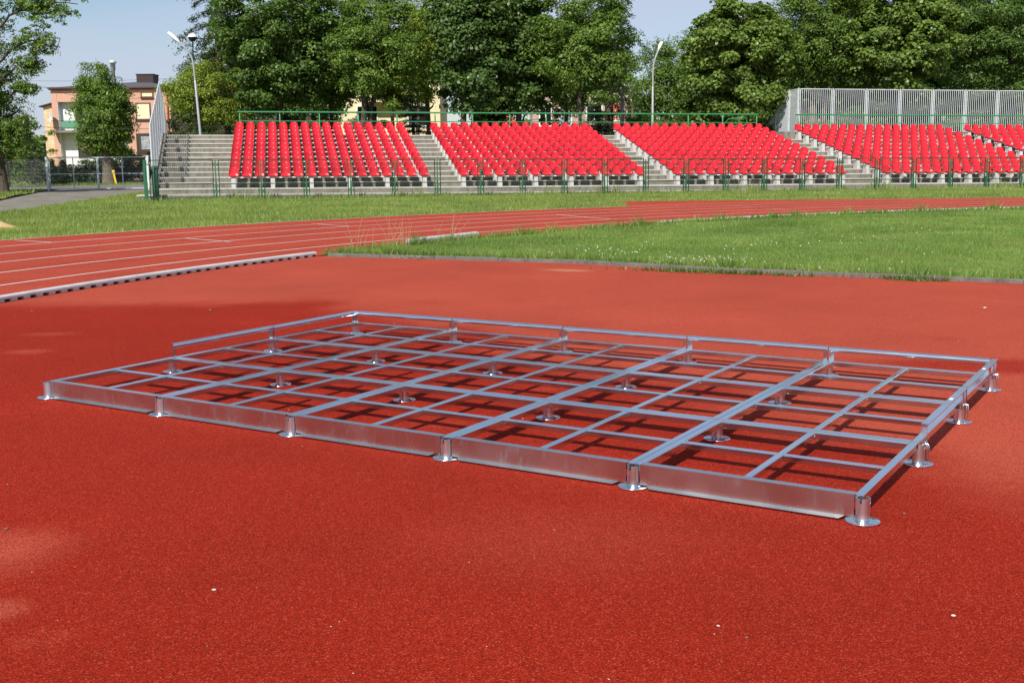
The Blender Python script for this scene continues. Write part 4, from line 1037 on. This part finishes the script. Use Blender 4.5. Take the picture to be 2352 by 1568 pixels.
# ------------------------------------------------------------------ grass
def inpoly(P, poly):
    x, y = P[:, 0], P[:, 1]; ins = np.zeros(len(P), bool); n = len(poly)
    for k in range(n):
        x0, y0 = poly[k][:2]; x1, y1 = poly[(k+1) % n][:2]
        if y0 == y1: continue
        cnd = ((y0 > y) != (y1 > y)) & (x < (x1-x0)*(y-y0)/(y1-y0)+x0); ins ^= cnd
    return ins
def clumpy(g, P, s=.6):
    v = np.zeros(len(P))
    for k in range(7):
        a = g.uniform(0, 6.28); f = g.uniform(.6, 3.2)*s; v += np.sin((P[:, 0]*math.cos(a)+P[:, 1]*math.sin(a))*f*2+g.uniform(0, 6.28))/2.2
    return v
def blades(name, poly, dens, h0, h1, w, mat, z, label, ref=20., g=None, box=None, maxn=400000, lean=.5, taper=1.2):
    xs = [p[0] for p in poly]; ys = [p[1] for p in poly]; x0, x1, y0, y1 = box or (min(xs), max(xs), min(ys), max(ys))
    A = (x1-x0)*(y1-y0); n = int(min(A*dens, 6e6)); out = []
    P = np.stack([g.uniform(x0, x1, n), g.uniform(y0, y1, n)], 1)
    dist = np.hypot(P[:, 0], P[:, 1]); P = P[(np.abs(P[:, 0]) < P[:, 1]*.52+3) & (g.uniform(size=n) < np.minimum(1, (ref/dist)**taper))]
    P = P[inpoly(P, poly)][:maxn]; n = len(P); dist = np.hypot(P[:, 0], P[:, 1])
    cl = clumpy(g, P); h = (h0+(h1-h0)*g.uniform(size=n)**2)*(1+.35*np.clip(cl, -1, 1.4)); wd = w*np.maximum(1, dist/ref)**.9*g.uniform(.7, 1.3, n)
    a = g.uniform(0, 6.28, n); la = g.uniform(0, 6.28, n); ll = h*lean*g.uniform(.1, 1, n)
    b = np.stack([P[:, 0], P[:, 1], np.full(n, z)], 1); s = np.stack([np.cos(a), np.sin(a), np.zeros(n)], 1)*wd[:, None]/2
    tip = b+np.stack([np.cos(la)*ll, np.sin(la)*ll, h], 1)
    V = np.stack([b-s, b+s, tip], 1).reshape(-1, 3)
    return link(name, qmesh(name, V, mat, False), None, label, 'grass', None, 'stuff')
g = np.random.default_rng(5)
infp = [(e[0]+.02, e[1]+.04) for e in edge[:-2]]+[(40, 4), (40, TC[1]+TR0-.05)]+arc(TR0-.05, 90, aK, 60)
blades('infield_grass', infp, 1900, .018, .055, .010, G1, .02, 'mown green infield grass right of the track bend', 17., g, (-3.2, 26, 10, 32), taper=1.6)
fr_ = [(SX+ct*s-st_*(-1.55), SY+st_*s+ct*(-1.55)) for s in (45, -3.8)]
vp = arc(TR1+.02, ao, 200, 60)+[(-24, -5), (-30, 15)]+[(p[0], p[1]) for p in path[:7]]+[(-18, 60)]+[fr_[1]]+[fr_[0]]+[(45, 40.0), (3.7, 39.75)]
blades('verge_grass', vp, 760, .04, .14, .0125, G2, -.016, 'unmown green grass between the track and the terrace', 24., g, (-20, 26, 18, 58), lean=.7, taper=1.0)
lp = [gp(-500, 462), gp(0, 459), gp(30, 450), gp(108, 438), (-27.2, 65.6), (-60, 65.6)]
blades('left_grass', lp, 160, .08, .22, .03, G2, -.016, 'shaded grass between the path and the mesh fence', 40., g, (-45, -22, 44, 66), lean=.6)
bk = [(-60, 70.5), (-27.5, 70.5), (-27.2, 74), (-60, 73.8)]
bk2 = [(-60, 82.2), (-17, 82.2), (-17, 88), (-60, 88)]
blades('garden_grass', bk2, 60, .08, .2, .045, G1, -.016, 'strip of lawn around the pale trunk beyond the gate', 60., g, (-48, -17, 82, 88))
# taller weeds along the fence foot
wv = []
for k in range(2600):
    s = random.uniform(-3.8, 40); b_ = FB+random.uniform(-.45, .6); p = S(s, b_, 0)
    if p.x/p.y > .47: continue
    hh = random.uniform(.1, .3)*(1.9 if math.sin(s*2.1)+math.sin(s*.9+1) > .9 else 1); a = random.uniform(0, 6.28); w2 = random.uniform(.014, .028); la = random.uniform(0, 6.28); l_ = hh*random.uniform(0, .5)
    b0 = np.array([p.x, p.y, -.02]); s2 = np.array([math.cos(a), math.sin(a), 0])*w2; wv += [b0-s2, b0+s2, b0+np.array([math.cos(la)*l_, math.sin(la)*l_, hh])]
link('fence_weeds', qmesh('fence_weeds', np.array(wv), G2, False), None, 'tall tufty weeds along the foot of the green fence', 'weeds', None, 'stuff')
# overhanging tufts along infield rim and the edging
wv = []
for k in range(9000):
    u = random.random()
    if u < .6:
        a = R(random.uniform(95, aK)); r_ = TR0-.08-abs(random.gauss(0, .12)); p = (TC[0]+r_*math.cos(a), TC[1]+r_*math.sin(a))
    else:
        k2 = random.choice([0, 0, 0, 1, 1, 2, 3, 4, 5, 6]); t_ = random.random(); p = (edge[k2][0]*(1-t_)+edge[k2+1][0]*t_+.06+abs(random.gauss(0, .1)), edge[k2][1]*(1-t_)+edge[k2+1][1]*t_+.08+abs(random.gauss(0, .1)))
    f = 1+.8*max(0, math.sin(p[0]*3.1)+math.sin(p[0]*7.7+p[1]*2)-.6)
    hh = random.uniform(.05, .14)*f; a = random.uniform(0, 6.28); w2 = random.uniform(.005, .011)*max(1, p[1]/18); la = random.uniform(0, 6.28); l_ = hh*random.uniform(0, .9)
    b0 = np.array([p[0], p[1], .02]); s2 = np.array([math.cos(a), math.sin(a), 0])*w2; wv += [b0-s2, b0+s2, b0+np.array([math.cos(la)*l_, math.sin(la)*l_, hh])]
link('rim_grass', qmesh('rim_grass', np.array(wv), G1, False), None, 'longer grass tufts leaning over the infield rim', 'grass', None, 'stuff')
# clover heads
wv = []
for (px, py, sx, sy, n) in ((1410, 575, 45, 8, 22), (1560, 585, 80, 6, 9), (1640, 598, 60, 5, 60), (1720, 568, 55, 7, 10), (2150, 530, 60, 6, 9), (1990, 553, 60, 5, 12), (1930, 622, 60, 8, 10), (1850, 560, 300, 25, 14), (1250, 585, 120, 8, 10)):
    for k in range(n):
        q = gp(random.gauss(px, sx), random.gauss(py, sy), .07)
        if not inpoly(np.array([[q.x, q.y]]), infp)[0] or q.y > 34: continue
        r_ = random.uniform(.006, .011); c_ = Vector((q.x, q.y, random.uniform(.075, .1)))
        V = [c_+Vector(d)*r_ for d in ((1, 0, 0), (0, 1, 0), (-1, 0, 0), (0, -1, 0), (0, 0, 1), (0, 0, -1))]
        for f in ((0, 1, 4), (1, 2, 4), (2, 3, 4), (3, 0, 4), (1, 0, 5), (2, 1, 5), (3, 2, 5), (0, 3, 5)): wv += [V[i] for i in f]
link('clover_flowers', qmesh('clover_flowers', np.array(wv), M['clover'], False), None, 'small white clover heads scattered in the infield grass', 'flowers', None, 'stuff')
# dry stems on the rim
for k, (px, py, n, lab) in enumerate(((822, 578, 9, 'leftmost tuft of tall dry grass stems on the infield tip'), (925, 569, 16, 'densest tuft of dry grass stems by the loose kerb piece'), (1030, 556, 9, 'thin dry grass stems behind the loose kerb piece'))):
    p = gp(px, py); mb = MB()
    for q in range(n):
        a = random.uniform(0, 6.28); h = random.uniform(.25, .62); l_ = random.uniform(.05, .3); o = Vector((random.gauss(0, .12), random.gauss(0, .05), 0))
        mb.tube([o, o+Vector((math.cos(a)*l_*.35, math.sin(a)*l_*.2, h*.55)), o+Vector((math.cos(a)*l_, math.sin(a)*l_*.5, h))], [.0035, .003, .0015], 4)
    mb.build('dry_grass', M['dry'], label=lab, cat='dry grass', group='dry grass tufts', loc=(p.x, p.y, .0))
# moss weeds growing over the edging
for k, (px, py, lab, r_) in enumerate(((1640, 621, 'dark creeping weed spilling over the edging, largest patch', .5), (1660, 620, '', 0), (2095, 637, 'small dark weed on the edging near the right side', .16), (955, 588, 'small weed tuft on the edging near its left end', .14))):
    if not r_: continue
    p = gp(px, py, .03); wv = []
    for q in range(int(900*r_)+160):
        o = np.array([random.gauss(0, r_), random.gauss(0, .07)-.55*random.gauss(0, r_)*0, 0]); o[1] += -.5*o[0]
        h = random.uniform(.02, .07); a = random.uniform(0, 6.28); s2 = np.array([math.cos(a), math.sin(a), 0])*.012; la = random.uniform(0, 6.28)
        wv += [o-s2, o+s2, o+np.array([math.cos(la)*.03, math.sin(la)*.03, h])]
    link('weed_patch', qmesh('weed_patch', np.array(wv), L['bush'], False), None, lab, 'weed', 'weeds on the edging', 'stuff', (p.x, p.y, .0))
# pebbles, twigs on the rubber
def pebble(px, py, r, m, lab, flat=.55):
    p = gp(px, py); b = MB(); n = 8
    vs = [(r*math.sin(math.pi*k/5)*math.cos(6.283*q/n)*(1.3+.2*math.sin(q*2.1)), r*math.sin(math.pi*k/5)*math.sin(6.283*q/n)*.9, r*flat*(1-math.cos(math.pi*k/5))) for k in range(6) for q in range(n)]
    b.add(vs, [(k*n+q, (k+1)*n+q, (k+1)*n+(q+1) % n, k*n+(q+1) % n) for k in range(5) for q in range(n)], 0, True)
    b.build('pebble', M[m], label=lab, cat='pebble', group='pebbles on the red rubber', loc=(p.x, p.y, -.004), rotz=random.uniform(0, 3))
for px, py, r, m, lab in ((492, 1353, .0062, 'pebw', 'white pebble on the foreground rubber, left of centre'), (2190, 1412, .006, 'pebw', 'pale pebble in the lower right foreground'), (2077, 1178, .006, 'pebd', 'brown pebble right of the front frame corner'), (1650, 1435, .0045, 'pebw', 'small tan pebble in the centre right foreground'),
        (1715, 1462, .005, 'pebd', 'dark pebble at the bottom right of centre'), (15, 1213, .007, 'pebd', 'dark leaf-like pebble at the left edge'), (483, 713, .014, 'pebd', 'dark clod on the rubber above the left frame rail'), (2262, 707, .012, 'pebw', 'pale chip on the rubber above the right frame corner'),
        (664, 941, .008, 'pebd', 'brown crumb on the rubber inside the front left bays'), (1200, 960, .006, 'pebw', 'white chip under the middle of the grid')):
    pebble(px, py, r, m, lab)
tw = []
for k in range(60):
    px = random.uniform(0, 2352); py = 690+880*random.random()**1.7; p = gp(px, py, .001); r_ = random.uniform(.001, .0021)*max(1, p.y/7)
    a = random.uniform(0, 6.28); e = random.uniform(1, 2.6); d = Vector((math.cos(a)*r_*e, math.sin(a)*r_*e, 0)); s_ = Vector((-math.sin(a)*r_*.7, math.cos(a)*r_*.7, 0)); c_ = Vector((p.x, p.y, .0005)); h = Vector((0, 0, r_*1.2))
    V = [c_-d, c_+s_, c_+d, c_-s_, c_+h]
    for f in ((0, 3, 4), (3, 2, 4), (2, 1, 4), (1, 0, 4)): tw += [V[i] for i in f]
link('grit', qmesh('grit', np.array(tw), M['pebw'], False), None, 'fine pale grit sprinkled over the red rubber', 'grit', None, 'stuff')

# ------------------------------------------------------------------ light
EL, AZ = R(43), math.atan2(.350, .957)
ld = Vector((math.sin(AZ)*math.cos(EL), math.cos(AZ)*math.cos(EL), -math.sin(EL)))
sun = bpy.data.lights.new('sun', 'SUN'); sun.energy = 4.7; sun.angle = R(.53); sun.color = (1, .95, .87)
so = bpy.data.objects.new('sun', sun); COL.objects.link(so); so.rotation_euler = ld.to_track_quat('-Z', 'Y').to_euler(); so.location = (-10, -30, 40)
wd = bpy.data.worlds.new('World'); SC.world = wd; wd.use_nodes = True; nt = wd.node_tree; bg = nt.nodes['Background']
sky = nt.nodes.new('ShaderNodeTexSky'); sky.sky_type = 'NISHITA'; sky.sun_disc = False; sky.sun_elevation = EL; sky.sun_rotation = math.pi+AZ
sky.air_density = 1.0; sky.dust_density = .5; sky.ozone_density = 2.6
tc = nt.nodes.new('ShaderNodeTexCoord'); mp = nt.nodes.new('ShaderNodeMapping'); mp.inputs['Scale'].default_value = (1, 1, 5.5)
nz = nt.nodes.new('ShaderNodeTexNoise'); nz.inputs['Scale'].default_value = 2.3; nz.inputs['Detail'].default_value = 6; nz.inputs['Roughness'].default_value = .5
rp = nt.nodes.new('ShaderNodeValToRGB'); rp.color_ramp.elements[0].position = .40; rp.color_ramp.elements[1].position = .64; rp.color_ramp.elements[0].color = (.10, .10, .10, 1); rp.color_ramp.elements[1].color = (.85, .85, .85, 1)
mx = nt.nodes.new('ShaderNodeMix'); mx.data_type = 'RGBA'; mx.inputs[7].default_value = (5.2, 5.7, 7.2, 1)
for a, b in ((tc.outputs['Generated'], mp.inputs[0]), (mp.outputs[0], nz.inputs['Vector']), (nz.outputs[0], rp.inputs[0]), (rp.outputs[0], mx.inputs[0]), (sky.outputs[0], mx.inputs[6]), (mx.outputs[2], bg.inputs[0])): nt.links.new(a, b)
bg.inputs['Strength'].default_value = .085
vs = SC.view_settings; vs.view_transform = 'Standard'; vs.look = 'None'; vs.exposure = 0.35; vs.gamma = 1; vs.use_curve_mapping = False
SC.cycles.max_bounces = 6; SC.cycles.diffuse_bounces = 3; SC.cycles.glossy_bounces = 3; SC.cycles.transmission_bounces = 3; SC.cycles.transparent_max_bounces = 6
